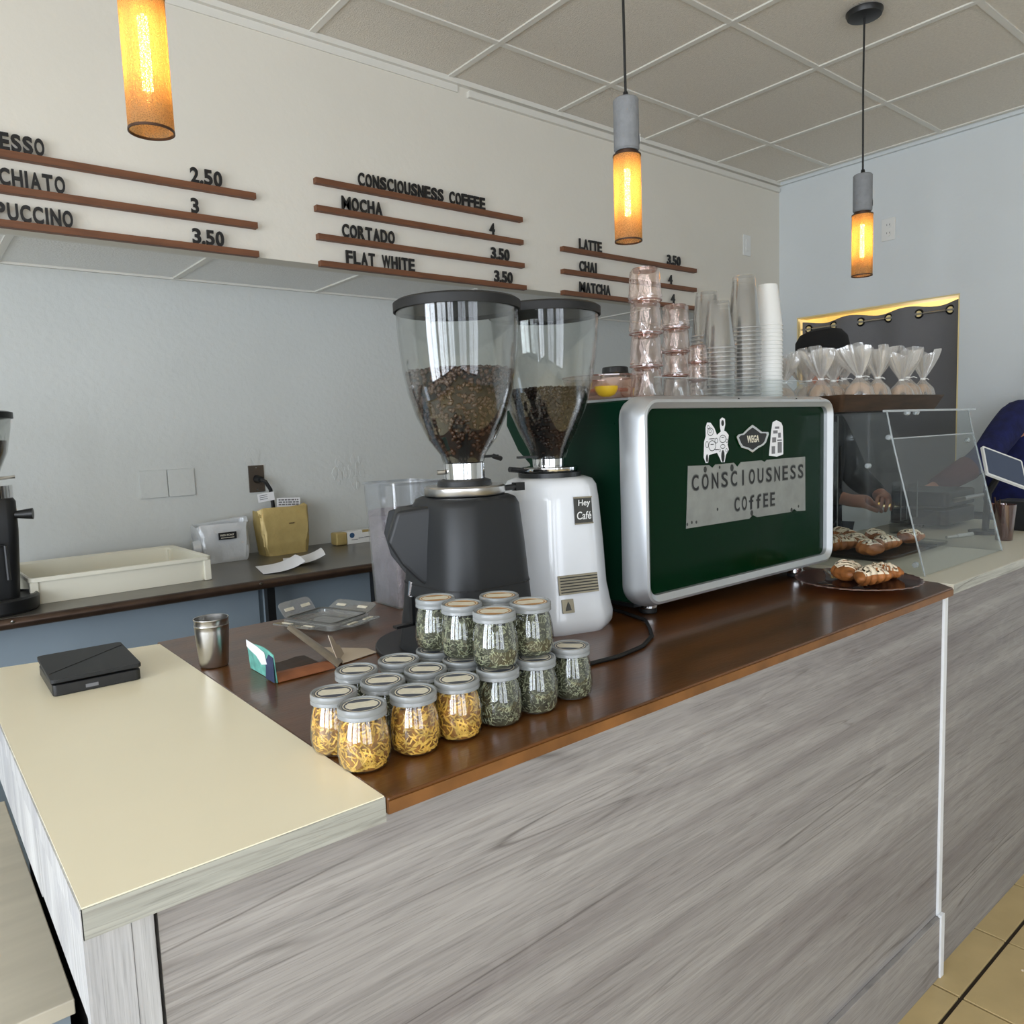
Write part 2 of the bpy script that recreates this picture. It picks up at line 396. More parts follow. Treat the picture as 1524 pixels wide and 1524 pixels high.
def put_text(g, s, p0, ux, uy, w, h, nrm=None, th=.001, bold=.0, squash_to_box=True):
    """text filling the box w*h from corner p0"""
    vs, fs, x0, x1, y0, y1 = text_mesh(s, bold, .5 if nrm is not None else 0)
    p0, ux, uy = Vector(p0), Vector(ux), Vector(uy); nn = Vector(nrm) if nrm is not None else Vector((0,0,0))
    return g.add([p0+ux*((v.x-x0)/(x1-x0)*w)+uy*((v.y-y0)/(y1-y0)*h)+nn*((v.z+.5)*th) for v in vs], fs)

# ------------------------------------------------------------------ dimensions
CT = 1.071; CEIL = 2.98; YW = 2.72; YB = 3.25; XR = 4.44; SOF = 2.156; BC = 1.03
XL = -2.6; YF = -3.2

# ------------------------------------------------------------------ room shell
ceil = build('ceiling', G().box((XL-.1, YF-.1, CEIL+.012), (XR+.1, YW+.1, CEIL+.1)), 'plenum', kind='structure')
gx = [1.345+.61*k for k in range(-7, 6)]; gy = [2.375-.61*k for k in range(-1, 10)]
xs = [XL]+[x for x in gx if XL < x < XR]+[XR]; ys = [YF]+sorted(y for y in gy if YF < y < YW)+[YW]
tm = {}
for i in range(len(xs)-1):
    for j in range(len(ys)-1):
        w, d = xs[i+1]-xs[i], ys[j+1]-ys[j]
        key = (round(w, 3), round(d, 3))
        if key not in tm:
            o = build('ceiling_tile', G().box((-w/2+.011, -d/2+.011, 0), (w/2-.011, d/2-.011, .01)), 'tile', ceil); tm[key] = o
        else:
            o = tm[key].copy(); C.objects.link(o)
        o.location = ((xs[i]+xs[i+1])/2, (ys[j]+ys[j+1])/2, CEIL)
for x in xs[1:-1]:
    build('ceiling_rail', G().box((x-.012, YF, CEIL-.006), (x+.012, YW, CEIL+.012)), 'grid', ceil)
for y in ys[1:-1]:
    build('ceiling_rail', G().box((XL, y-.012, CEIL-.0055), (XR, y+.012, CEIL+.012)), 'grid', ceil)
t = build('trim_1', G().box((XL, YW-.022, CEIL-.022), (XR, YW, CEIL-.001)).box((XL, YW-.006, CEIL-.05), (2.0, YW, CEIL-.022)), 'grid', kind='structure')
t = build('trim_2', G().box((XR-.022, YF, CEIL-.022), (XR, YW-.022, CEIL-.001)), 'wallcool', kind='structure')
t = build('trim_3', G().box((2.05, YW-.018, CEIL-.06), (XR-.02, YW, CEIL-.035)), 'grid', kind='structure')

# menu wall above the recess, with its tiled underside
build('wall_menu', G().box((XL, YW, SOF), (XR, YW+.08, CEIL+.1)), 'soffit', kind='structure')
sof = build('trim_soffit', G().box((XL, YW+.08, SOF+.03), (XR, YB, SOF+.1)), 'plenum', kind='structure')
sx = [-2.04+.6*k for k in range(11)]
for a, b in zip([XL]+sx, sx+[XR]):
    build('soffit_tile', G().box((a+.008, YW+.09, SOF+.008), (b-.008, YB-.012, SOF+.03)), 'softile', sof)
    if b < XR: build('soffit_rail', G().box((b-.011, YW+.08, SOF+.002), (b+.011, YB, SOF+.03)), 'grid', sof)
build('soffit_rail', G().box((XL, YB-.014, SOF+.0), (XR, YB, SOF+.03)), 'grid', sof)
build('soffit_rail', G().box((XL, YW+.08, SOF+.0), (XR, YW+.095, SOF+.03)), 'grid', sof)
wb = build('wall_back', G().box((XL, YB, -.1), (XR+.1, YB+.1, SOF+.2)), 'wall', kind='structure')
# rough plaster repairs
def patch(name, x0, x1, z0, z1, seed):
    rnd = random.Random(seed); g = G()
    for k in range(26):
        x = rnd.uniform(x0, x1); z = rnd.uniform(z0, z1); s = rnd.uniform(.006, .018)
        o = [(x+s*math.cos(a)*rnd.uniform(.5, 1), z+1.7*s*math.sin(a)*rnd.uniform(.5, 1.1)) for a in [i*PI/4 for i in range(8)]]
        g.prism(o, (0, YB, 0), (1,0,0), (0,0,1), (0, -rnd.uniform(.0015, .004), 0))
    return g
build('plaster_patch', patch('p', 1.585, 1.75, 1.285, 1.41, 3), 'wall', wb, bevel=.001, kind='stuff')
build('plaster_patch', patch('p', 1.19, 1.24, 1.42, 1.47, 4), 'wall', wb, bevel=.001, kind='stuff')

# right wall with the serving hatch
HY0, HY1, HZ0, HZ1 = 1.671, 2.6, 1.0, 2.148
wr = build('wall_right', G().box((XR, YF, -.1), (XR+.1, HY0, CEIL+.1)).box((XR, HY1, -.1), (XR+.1, YB, CEIL+.1))
      .box((XR, HY0, HZ1), (XR+.1, HY1, CEIL+.1)).box((XR, HY0, -.1), (XR+.1, HY1, HZ0)), 'wallcool', kind='structure')
hf = build('trim_hatch', G().box((XR+.0005, HY0+.0005, HZ1-.008), (XR+.108, HY1-.0005, HZ1-.0005)).box((XR+.0005, HY0+.0005, HZ0+.0005), (XR+.108, HY0+.007, HZ1-.0085))
      .box((XR+.0005, HY1-.007, HZ0+.0005), (XR+.108, HY1-.0005, HZ1-.0085)), 'yellow', kind='structure')
build('wall_kitchen', G().box((6.1, 0.9, 0), (6.2, 3.4, 3)).box((XR+.1, 3.3, 0), (6.1, 3.4, 3)).box((XR+.1, .9, 0), (6.1, 1.0, 3)).box((XR+.1, .9, 2.95), (6.1, 3.4, 3.05)).box((XR+.1, .9, -.1), (6.1, 3.4, 0)), 'yellow', kind='structure')

# unseen walls with the daylight openings
wl = G().box((XL-.1, YF, -.1), (XL, YW, .55)).box((XL-.1, YF, 2.55), (XL, YW, CEIL+.1))
ypos = [(-2.7, -1.4), (-1.2, .1), (.3, 1.6)]
for a, b in [(YF, -2.7), (-1.4, -1.2), (.1, .3), (1.6, YB)]: wl.box((XL-.1, a, .55), (XL, b, 2.55))
build('wall_left', wl, 'wallcool', kind='structure')
wf = G().box((XL-.1, YF-.1, -.1), (XR+.1, YF, .35)).box((XL-.1, YF-.1, 2.55), (XR+.1, YF, CEIL+.1))
xpos = [(-2.2, -.8), (-.4, 1.0)]
for a, b in [(XL-.1, -2.2), (-.8, -.4), (1.0, XR+.1)]: wf.box((a, YF-.1, .35), (b, YF, 2.55))
build('wall_front', wf, 'wallcool', kind='structure')
wn = 0
for a, b in ypos:
    wn += 1; w = build('window_%d' % wn, G().box((XL-.07, a, .55), (XL-.03, a+.04, 2.55)).box((XL-.07, b-.04, .55), (XL-.03, b, 2.55))
        .box((XL-.07, a, .55), (XL-.03, b, .6)).box((XL-.07, a, 2.5), (XL-.03, b, 2.55)).box((XL-.07, (a+b)/2-.025, .6), (XL-.03, (a+b)/2+.025, 2.5)), 'frame', kind='structure')
    build('pane', G().box((XL-.053, a+.04, .6), (XL-.047, b-.04, 2.5)), 'pane', w)
for a, b in xpos:
    wn += 1; w = build('window_%d' % wn, G().box((a, YF-.07, .35), (a+.04, YF-.03, 2.55)).box((b-.04, YF-.07, .35), (b, YF-.03, 2.55))
        .box((a, YF-.07, .35), (b, YF-.03, .4)).box((a, YF-.07, 2.5), (b, YF-.03, 2.55)).box(((a+b)/2-.025, YF-.07, .4), ((a+b)/2+.025, YF-.03, 2.5)), 'frame', kind='structure')
    build('pane', G().box((a+.04, YF-.053, .4), (b-.04, YF-.047, 2.5)), 'pane', w)

# floor: dark grout bed, square tiles
fl = build('floor', G().box((XL, YF, -.1), (XR, YB, -.006)), 'grout', kind='structure')
T = .3265; fx0, fy0 = 2.034, .725
base = None; rest = G(); vis = 0
for i in range(-15, 8):
    for j in range(-13, 2):
        x0, y0 = fx0+i*T, fy0+(j-1)*T+T
        a, b, c, d = max(x0+.0035, XL), max(y0+.005, YF), min(x0+T-.0035, XR), min(y0+T-.005, .81 if x0 > -9 else 9)
        if c-a < .02 or d-b < .02: continue
        full = abs(c-a-(T-.007)) < 1e-4 and abs(d-b-(T-.01)) < 1e-4
        if x0 > 1.0 and y0 > -1.6:
            if full and base is not None:
                o = base.copy(); C.objects.link(o); o.location = (x0, y0, 0)
            else:
                o = build('floor_tile', G().box((a-x0, b-y0, -.006), (c-x0, d-y0, 0)), 'floor', fl, bevel=.001); o.location = (x0, y0, 0)
                if full: base = o
            vis += 1
        else: rest.box((a, b, -.006), (c, d, 0))
for i in range(-15, 8):
    for j in range(1, 9): 
        x0, y0 = fx0+i*T, .81+(j-1)*T
        rest.box((max(x0+.0035, XL), y0+.005, -.006), (min(x0+T-.0035, XR), min(y0+T-.005, YB), 0)) if max(x0+.0035, XL) < min(x0+T-.0035, XR) else None
build('floor_tile', rest, 'floor', fl, kind='stuff')
cr = G(); rnd = random.Random(5)
for (x, y) in [(2.32, .64), (2.26, .655), (2.1, .56), (1.86, .72), (2.2, .5)]+[(rnd.uniform(1.7, 3), rnd.uniform(.2, .75)) for _ in range(8)]:
    r = rnd.uniform(.003, .006); cr.prism([(x+r*math.cos(a)*rnd.uniform(.6, 1), y+r*math.sin(a)*rnd.uniform(.6, 1)) for a in [k*PI/3 for k in range(6)]], (0,0,.0003), (1,0,0), (0,1,0), (0,0,.003))
o = build('crumbs', cr, 'cream2', kind='stuff'); tag(o, 'scattered pale crumbs on the tan floor tiles beside the counter', 'crumbs')

# ------------------------------------------------------------------ service counter
ct = thing('service_counter', 'long service counter clad in grey oak laminate with pale corner post', 'counter', (1.1, .82, 0))
PY = .805
build('front_panel', G().box((.172, PY, .0), (2.072, PY+.018, 1.045)), 'panel', ct, world=True)
build('front_panel', G().box((2.094, PY+.004, .0), (4.43, PY+.022, 1.045)), 'panel', ct, world=True)
build('corner_post', G().box((.147, PY-.003, 0), (.168, PY+.04, 1.039)), 'panelv', ct, world=True, bevel=.001)
build('corner_board', G().box((.1045, PY-.004, 0), (.1465, PY+.014, 1.0405)), 'panelv', ct, world=True)
build('side_apron', G().box((.1045, PY+.015, .942), (.120, 1.10, 1.0405)), 'panelv', ct, world=True)
build('side_apron', G().box((.1045, 1.102, .936), (.120, 1.80, 1.0405)), 'panelv', ct, world=True)
for a_, b_ in (((.175, PY+.05, 0), (2.05, 1.70, .06)), ((.149, PY+.045, .061), (.160, 1.74, 1.035)), ((1.2, PY+.05, .061), (1.22, 1.70, 1.035)), ((2.06, PY+.05, 0), (2.09, 1.42, 1.035)), ((3.5, PY+.03, 0), (3.54, 1.42, 1.035))):
    build('carcass_shade_board', G().box(a_, b_), 'shadegap', ct, world=True)  # unseen inner boards, blackened as painted shade for the gap beside the counter
build('joint_strip', G().box((2.073, PY-.006, .17), (2.093, PY+.02, 1.045)), 'whitepaint', ct, world=True, bevel=.001)
build('skirting_board', G().box((.172, PY-.012, 0), (2.068, PY-.0005, .172)), 'panel', ct, world=True, bevel=.001)
build('skirting_end', G().box((2.0685, PY-.016, 0), (2.090, PY-.0065, .178)), 'whitepaint', ct, world=True, bevel=.001)
# tops
g = G().prism([(.104, .788), (.427, .788), (.427, 1.757), (.104, 1.815)], (0, 0, CT-.030), (1,0,0), (0,1,0), (0, 0, .032))
o = build('cream_countertop', g, 'cream'); tag(o, 'cream laminate countertop section nearest the camera, with the black card terminal on it', 'countertop')
build('edge_band', G().box((.103, .786, CT-.030), (.4275, .788, CT+.0005)), 'edgeband', o)
build('edge_band', G().box((.102, .786, CT-.0295), (.104, 1.812, CT+.0005)), 'panelv', o)
g = G().prism([(.429, .783), (2.068, .779), (2.112, .832), (2.112, 1.785), (.429, 1.785)], (0, 0, CT-.022), (1,0,0), (0,1,0), (0, 0, .022))
o = build('brown_countertop', g, 'brown', bevel=.0025); tag(o, 'stained brown wooden countertop with worn front edge under the coffee grinders', 'countertop')
build('worn_edge', G().prism([(.430, .7815), (2.067, .7775), (2.067, .7785), (.430, .7825)], (0, 0, CT-.020), (1,0,0), (0,1,0), (0, 0, .016)), 'brownedge', o)
g = G().prism([(2.114, .795), (4.43, .795), (4.43, 1.0), (3.55, 1.0), (3.55, 1.46), (2.114, 1.46)], (0, 0, CT-.026), (1,0,0), (0,1,0), (0,0,.025))
o = build('pale_countertop', g, 'traywhite', bevel=.001); tag(o, 'pale laminate countertop section under the clear pastry case', 'countertop')
build('edge_band', G().box((2.114, .7935, CT-.026), (4.43, .795, CT-.002)), 'edgeband', o)

# low table beside the counter
t = thing('low_cabinet', 'low cabinet with beige wood-grain top standing left of the counter', 'cabinet', (-.3, 1.5, 0))
build('cabinet_top', G().box((-.9, 1.155, .728), (.134, 1.94, .75)), 'paley', t, world=True, bevel=.0015)
build('cabinet_body', G().box((-.88, 1.165, .0), (.128, 1.92, .728)), 'bluegrey', t, world=True)

# ------------------------------------------------------------------ back counter under the menu
t = thing('back_counter', 'dark steel back counter with rounded bronze edge along the rear wall', 'counter', (1.4, 2.9, 0))
build('worktop', G().box((-1.2, 2.575, BC-.03), (2.6, YB-.002, BC)), 'backtop', t, world=True)
build('nosing', G().tube([(-1.2, 2.575, BC-.017), (2.6, 2.575, BC-.017)], .0165, 14), 'backnose', t, world=True, smooth=SM)
for x in (.24, .96, 1.55):
    build('edge_rivet', G().lathe([(1e-5, .003), (.004, .002), (.006, 0)], 12, mtx=Matrix.Translation((x, 2.557, BC-.010)) @ Matrix.Rotation(PI/2+.6, 4, 'X')), 'steel', t, world=True, smooth=SM)
for x in (1.01, 1.43, -.2): build('leg', G().box((x-.014, 2.60, .0), (x+.014, 2.63, BC-.03)), 'black', t, world=True)
build('leg', G().box((1.455, 2.60, .0), (1.467, 2.615, BC-.03)), 'steel', t, world=True)
t = thing('base_cabinet', 'blue-grey base cabinet under the dark back counter', 'cabinet', (1.4, 2.95, 0))
build('body', G().box((-1.1, 2.70, .02), (2.5, YB-.01, BC-.032)), 'bluegrey', t, world=True)
for a, b in ((-1.1, -.2), (-.19, 1.0), (1.01, 1.7), (1.71, 2.5)):
    build('door', G().box((a+.004, 2.682, .08), (b-.004, 2.699, BC-.045)), 'bluegrey', t, world=True, bevel=.002)

# ------------------------------------------------------------------ menu: walnut rails with letters
narrow = {'I': .45, '.': .38, ' ': .8, 'M': 1.28, 'W': 1.35}
glyph = {}
def menu_rail(x0, x1, z, items, label, group):
    t = thing('menu_rail', label, 'menu board', ((x0+x1)/2, YW-.01, z), 0, group)
    build('rail', G().box((x0, YW-.026, z-.0105), (x1, YW-.001, z+.0105)), 'slat', t, world=True, bevel=.001)
    for word, a, b in items:
        tot = sum(narrow.get(c, 1) for c in word); p = (b-a)/tot; x = a
        for c in word:
            w = narrow.get(c, 1)*p
            if c != ' ':
                h = .050 if c != '.' else .012
                key = (c, round(p, 3))
                if key not in glyph:
                    g = G(); put_text(g, c, (w*.2 if c == 'I' else 0, 0, 0), (1,0,0), (0,0,1), w*(.5 if c == 'I' else .86), h, (0,-1,0), .006, bold=(.014 if c in 'MW' else .03) if c not in '.' else 0)
                    o = build('letter', g, 'letter', t); glyph[key] = o
                else:
                    o = glyph[key].copy(); C.objects.link(o); o.parent = t
                o.location = (x+w*.09-(x0+x1)/2, -.006, .0105)
            x += w
L3 = 'walnut menu rails left block'
menu_rail(.09, 1.092, 2.360, [('ESPRESSO', .222, .456), ('2.50', .871, .98)], 'walnut menu rail with black letters ending ESSO and price 2.50, upper left', 'menu rails, left block')
menu_rail(.09, 1.091, 2.260, [('MACCHIATO', .226, .502), ('3', .866, .895)], 'walnut menu rail with black letters ending CHIATO and price 3', 'menu rails, left block')
menu_rail(.09, 1.089, 2.162, [('CAPPUCCINO', .215, .515), ('3.50', .863, .972)], 'walnut menu rail with black letters ending PUCCINO and price 3.50', 'menu rails, left block')
menu_rail(1.322, 2.318, 2.455, [('CONSCIOUSNESS COFFEE', 1.497, 2.112)], 'walnut menu rail reading CONSCIOUSNESS COFFEE', 'menu rails, middle block')
menu_rail(1.318, 2.318, 2.356, [('MOCHA', 1.421, 1.600), ('4', 2.127, 2.160)], 'walnut menu rail reading MOCHA 4', 'menu rails, middle block')
menu_rail(1.319, 2.320, 2.254, [('CORTADO', 1.417, 1.650), ('3.50', 2.130, 2.238)], 'walnut menu rail reading CORTADO 3.50', 'menu rails, middle block')
menu_rail(1.322, 2.328, 2.157, [('FLAT WHITE', 1.427, 1.738), ('3.50', 2.144, 2.252)], 'walnut menu rail reading FLAT WHITE 3.50', 'menu rails, middle block')
menu_rail(2.562, 3.575, 2.360, [('LATTE', 2.671, 2.830), ('3.50', 3.325, 3.442)], 'walnut menu rail reading LATTE 3.50', 'menu rails, right block')
menu_rail(2.562, 3.573, 2.256, [('CHAI', 2.669, 2.792), ('4', 3.333, 3.370)], 'walnut menu rail reading CHAI 4', 'menu rails, right block')
menu_rail(2.558, 3.57, 2.157, [('MATCHA', 2.665, 2.884), ('4', 3.352, 3.390)], 'walnut menu rail reading MATCHA 4, behind the pink glass tumblers', 'menu rails, right block')

# ------------------------------------------------------------------ outlets and plates
for x in (.765, .8715):
    t = thing('blank_cover_plate', 'left blank square cover plate painted over on the rear wall' if x < .8 else 'right blank square cover plate painted over on the rear wall', 'wall plate', (x+.05, YB, 1.35), 0, 'painted cover plates')
    build('plate', G().box((x, YB-.009, 1.298), (x+.103, YB-.0005, 1.408)), 'wall', t, world=True, bevel=.002)
    for dx, dz in ((.02, .02), (.083, .09), (.02, .09), (.083, .02)):
        build('screw', G().cyl((0,0), .0028, 0, .002, 10, mtx=Matrix.Translation((x+dx, YB-.009, 1.298+dz)) @ Matrix.Rotation(PI/2, 4, 'X')), 'wall', t, world=True)
t = thing('power_outlet', 'brown outlet plate with black plug above the gold bag', 'outlet', (1.232, YB, 1.35))
build('plate', G().box((1.198, YB-.006, 1.290), (1.266, YB-.0005, 1.405)), 'brownplate', t, world=True, bevel=.0015)
build('receptacle', G().cyl((0,0), .017, 0, .004, 24, mtx=Matrix.Translation((1.232, YB-.006, 1.347)) @ Matrix.Rotation(PI/2, 4, 'X')), 'black', t, world=True)
for z in (1.3, 1.395): build('screw', G().cyl((0,0), .003, 0, .0015, 10, mtx=Matrix.Translation((1.232, YB-.006, z)) @ Matrix.Rotation(PI/2, 4, 'X')), 'steel', t, world=True)
t = thing('plugged_cable', 'black power cable with white paper tags hanging from the brown outlet', 'cord', (1.25, YB-.03, 1.3))
build('plug', G().cyl((0,0), .017, 0, .035, 20, r2=.012, mtx=Matrix.Translation((1.234, YB-.0105, 1.345)) @ Matrix.Rotation(PI/2, 4, 'X')), 'black', t, world=True, smooth=SM)
build('cable', G().tube([(1.234, YB-.045, 1.345), (1.25, YB-.055, 1.335), (1.27, YB-.055, 1.30), (1.278, YB-.05, 1.24), (1.284, YB-.045, 1.17), (1.30, YB-.04, 1.10), (1.36, YB-.035, 1.05), (1.40, YB-.03, 1.037)], .0085, 10), 'black', t, world=True, smooth=SM)
g = G().box((-.036, -.001, -.018), (.036, .001, .018), Matrix.Translation((1.243, YB-.068, 1.270)) @ Matrix.Rotation(.10, 4, 'Y').inverted())
tg = build('paper_tag', g, 'paper', t, world=True)
g = G(); 
for k in range(3): g.box((-.028, -.0016, .008-k*.008), (.006, -.0011, .0105-k*.008), Matrix.Translation((1.243, YB-.068, 1.270)) @ Matrix.Rotation(-.10, 4, 'Y'))
build('print', g, 'grey', tg, world=True)
mt = Matrix.Translation((1.338, YB-.075, 1.240)) @ Matrix.Rotation(.06, 4, 'Y')
tg = build('paper_tag', G().box((-.052, -.001, -.020), (.052, .001, .020), mt), 'paper', t, world=True)
g = G(); rnd = random.Random(3)
for k in range(3):
    x = -.045
    while x < .04:
        w = rnd.uniform(.006, .018); g.box((x, -.0016, .008-k*.010), (min(x+w, .046), -.0011, .014-k*.010), mt); x += w+.003
build('print', g, 'grey', tg, world=True)
build('paper_tag', G().box((-.014, -.001, -.012), (.014, .001, .012), Matrix.Translation((1.262, YB-.06, 1.195)) @ Matrix.Rotation(-.5, 4, 'Y')), 'paper', t, world=True)
for nm, p, lab in (('switch', (4.085, YW, 2.563), 'white switch plate high on the menu wall near the corner'), ('outlet', (XR, 2.045, 2.554), 'white double socket high on the right wall above the hatch')):
    t = thing('wall_'+('switch' if nm == 'switch' else 'socket'), lab, nm, p)
    if nm == 'switch':
        build('plate', G().box((p[0]-.038, YW-.006, p[2]-.06), (p[0]+.038, YW-.0005, p[2]+.06)), 'white', t, world=True, bevel=.0015)
        build('rocker', G().box((p[0]-.015, YW-.010, p[2]-.032), (p[0]+.015, YW-.006, p[2]+.032)), 'white', t, world=True, bevel=.001)
    else:
        build('plate', G().box((XR-.006, p[1]-.038, p[2]-.06), (XR-.0005, p[1]+.038, p[2]+.06)), 'white', t, world=True, bevel=.0015)
        for dz in (-.022, .022):
            s = build('socket', G().cyl((0,0), .015, 0, .003, 20, mtx=Matrix.Translation((XR-.006, p[1], p[2]+dz)) @ Matrix.Rotation(-PI/2, 4, 'Y')), 'white', t, world=True)
            build('slot', G().box((XR-.0098, p[1]-.008, p[2]+dz-.002), (XR-.009, p[1]-.006, p[2]+dz+.007)).box((XR-.0098, p[1]+.006, p[2]+dz-.002), (XR-.009, p[1]+.008, p[2]+dz+.007)), 'black', s, world=True)

# ------------------------------------------------------------------ pendant lamps
def pendant(x, z, rot, label):
    t = thing('pendant_lamp', label, 'pendant lamp', (x, 1.431, CEIL-.006), rot, 'pendant lamps over the counter')
    c = z-CEIL+.006         # top of the concrete cylinder, local
    build('canopy', G().lathe([(1e-5, -.022), (.03, -.022), (.058, -.018), (.063, -.006), (.063, 0), (1e-5, 0)], 36), 'black', t, smooth=SM)
    build('cord', G().tube([(0,0,-.02), (-.002, .001, (c-.02)*.45), (0,0,c+.01)], .0036, 8), 'black', t, smooth=SM)
    build('cord_grip', G().lathe([(1e-5, c+.018), (.006, c+.018), (.008, c+.008), (.012, c+.004), (.012, c), (1e-5, c)], 16), 'black', t, smooth=SM)
    build('socket_body', G().lathe([(1e-5, c), (.030, c), (.0335, c-.004), (.0335, c-.128), (.030, c-.133), (1e-5, c-.133)], 36), 'cone', t, smooth=SM)
    build('neck_ring', G().lathe([(1e-5, c-.133), (.026, c-.133), (.026, c-.143), (1e-5, c-.143)], 28), 'shaderim', t, smooth=SM)
    sk = build('sticker', G().box((.0335, -.016, c-.115), (.0345, .010, c-.095), Matrix.Rotation(-.95, 4, 'Z')), 'white', t)
    a, b = c-.143, c-.365
    sh = build('shade', G().lathe([(.0365, a), (.0365, b), (.0355, b), (.0355, a)], 48, close=True), 'shade', t, smooth=SM)
    for pf in ([(.0355, a+.001), (.0375, a+.001), (.0375, a-.003), (.0355, a-.003)], [(.0350, b+.003), (.0372, b+.003), (.0372, b-.001), (.0350, b-.001)], [(.012, a), (.036, a), (.036, a-.002), (.012, a-.002)]):
        build('shade_rim', G().lathe(pf, 48, close=True), 'shaderim', sh, smooth=SM)
    bu = build('bulb', G().lathe([(1e-5, a-.175), (.006, a-.173), (.0135, a-.160), (.0155, a-.14), (.0155, a-.04), (.012, a-.024), (.011, a-.02)], 24), 'bulbglass', t, smooth=SM)
    build('bulb_cap', G().cyl((0,0), .0125, a-.024, a-.002, 20), 'bulbcap', bu)
    g = G()
    for k in range(4):
        q = PI/4+k*PI/2; r = .0062
        g.tube([(r*math.cos(q), r*math.sin(q), a-.035), (r*math.cos(q+.2), r*math.sin(q+.2), a-.09), (r*math.cos(q), r*math.sin(q), a-.155)], .0024, 8)
    build('filament', g, 'filament', bu)
pendant(2.895, 2.405, 0, 'farthest amber pendant lamp, hanging in front of the right wall')
pendant(1.603, 2.368, .2, 'middle amber pendant lamp with price sticker, hanging above the pink tumblers')
pendant(.404, 2.398, .5, 'nearest amber mesh pendant lamp, cut off by the top of the photo at left')

# ------------------------------------------------------------------ jars of dried herbs
def contents(seed, n, r_of_z, z0, z1, fl, curl, w):
    rnd = random.Random(seed); g = G()
    for k in range(n):
        a = rnd.uniform(0, 2*PI); z = rnd.uniform(z0, z1); R = r_of_z(z)-.0012
        L = rnd.uniform(.5, 1)*fl; d = rnd.uniform(-1.2, 1.2) if curl else rnd.uniform(-1.5, 1.5); bend = rnd.uniform(-2.2, 2.2) if curl else rnd.uniform(-.6, .6)
        pts = []; aa, zz, dd = a, z, d
        for s in range(5):
            rr = r_of_z(min(max(zz, z0), z1))-.0012-rnd.uniform(0, .0022)
            pts.append((rr*math.cos(aa), rr*math.sin(aa), zz))
            aa += L/4*math.cos(dd)/R; zz = min(max(zz+L/4*math.sin(dd), z0), z1+.001); dd += bend/4
        g.tube(pts, [w*.3, w, w*1.1, w*.8, w*.2], 3, cap=False)
    return g
PROF = [(.0265, .0), (.030, .0015), (.0335, .008), (.0353, .020), (.0350, .034), (.0335, .048), (.0310, .060), (.0285, .067), (.0275, .072)]
def rz(z):
    for (r0, z0), (r1, z1) in zip(PROF, PROF[1:]):
        if z <= z1: return r0+(r1-r0)*(z-z0)/(z1-z0)-.0012
    return .026
def make_jar(kind, ring, seed):
    nm = {'y': 'yellow', 'g': 'green'}[kind]
    t = thing('herb_jar', '-', 'jar', (0,0,0))
    build('glass_body', G().lathe([(1e-5, .0)]+PROF+[(.0262, .072)], 40), 'jar', t, smooth=SM)
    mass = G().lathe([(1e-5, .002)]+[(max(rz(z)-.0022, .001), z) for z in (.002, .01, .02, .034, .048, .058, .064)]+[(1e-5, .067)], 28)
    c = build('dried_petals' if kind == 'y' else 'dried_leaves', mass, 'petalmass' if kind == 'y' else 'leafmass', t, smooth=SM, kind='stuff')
    build('petal_strands' if kind == 'y' else 'leaf_strands', contents(seed, 420 if kind == 'y' else 650, rz, .004, .066, .022 if kind == 'y' else .011, kind == 'y', .0013 if kind == 'y' else .0008), 'petal' if kind == 'y' else 'leafdry', c, kind='stuff')
    ld = build('lid', G().lathe([(1e-5, .0815), (.0285, .0815), (.0295, .0835), (.0315, .0835), (.0325, .0815), (.0325, .0760), (.0318, .0750), (.0325, .0735), (.0325, .0700), (.0305, .0690), (.0275, .0690)], 44), 'jarlid', t, smooth=.9)
    b = build('label_ring', G().lathe([(1e-5, .0817), (.0262, .0817), (.0262, .0820), (1e-5, .0820)], 40), 'ringdark' if ring == 'd' else 'ringorange', ld)
    # printed cream cartouche
    o = []
    for k in range(28):
        a = 2*PI*k/28; x = .0205*abs(math.cos(a))**.45*(1 if math.cos(a) >= 0 else -1); y = .0118*abs(math.sin(a))**.45*(1 if math.sin(a) >= 0 else -1)
        o.append((x*(1+.05*math.cos(6*a)), y*(1+.07*math.cos(6*a))))
    g = G().prism(o, (0,0,.0820), (1,0,0), (0,1,0), (0,0,.0002))
    build('label_print', g, 'labelcream', ld)
    build('ring_line', G().lathe([(.0236, .0820), (.0250, .0820), (.0250, .0822), (.0236, .0822)], 40, close=True), 'labelcream', ld)
    return t
jy = [make_jar('y', 'd', 11), make_jar('y', 'd', 12)]
jg = [make_jar('g', 'd', 21), make_jar('g', 'd', 22)]
jo = [make_jar('g', 'o', 31), make_jar('g', 'o', 32)]
used = set()
def jar(proto, x, y, z, label, sc=1):
    rz_ = random.Random(int(x*1e4+y*77)).uniform(-.25, .25)-.62
    if proto.name not in used:
        used.add(proto.name); o = proto; o.location = (x, y, z); o.rotation_euler = (0, 0, rz_); o['label'] = label
    else: o = dup(proto, (x, y, z), rz_, label)
    o['group'] = 'herb jars on the brown counter'
J = CT+.0005; J2 = J+.0845
jar(jy[0], .455, .886, J, 'jar of yellow petals nearest the cream counter, front corner of the group')
jar(jy[1], .5325, .884, J, 'jar of yellow petals, second from left in the front row')
jar(jy[0], .606, .884, J, 'jar of yellow and brown petals, third from left in the front row')
jar(jg[0], .680, .883, J, 'jar of green leaves under the nearest upper jar, fourth in the front row')
jar(jg[1], .754, .883, J, 'jar of green leaves, fifth from left in the front row')
jar(jg[0], .836, .890, J, 'jar of green leaves at the right end of the front row, cream lid label')
jar(jy[1], .452, .961, J, 'jar of yellow petals directly behind the front corner jar')
jar(jg[1], .527, .957, J, 'dark-lidded jar in the second row, second from left')
jar(jg[0], .600, .957, J, 'dark-lidded jar in the second row, third from left, against the upper jars')
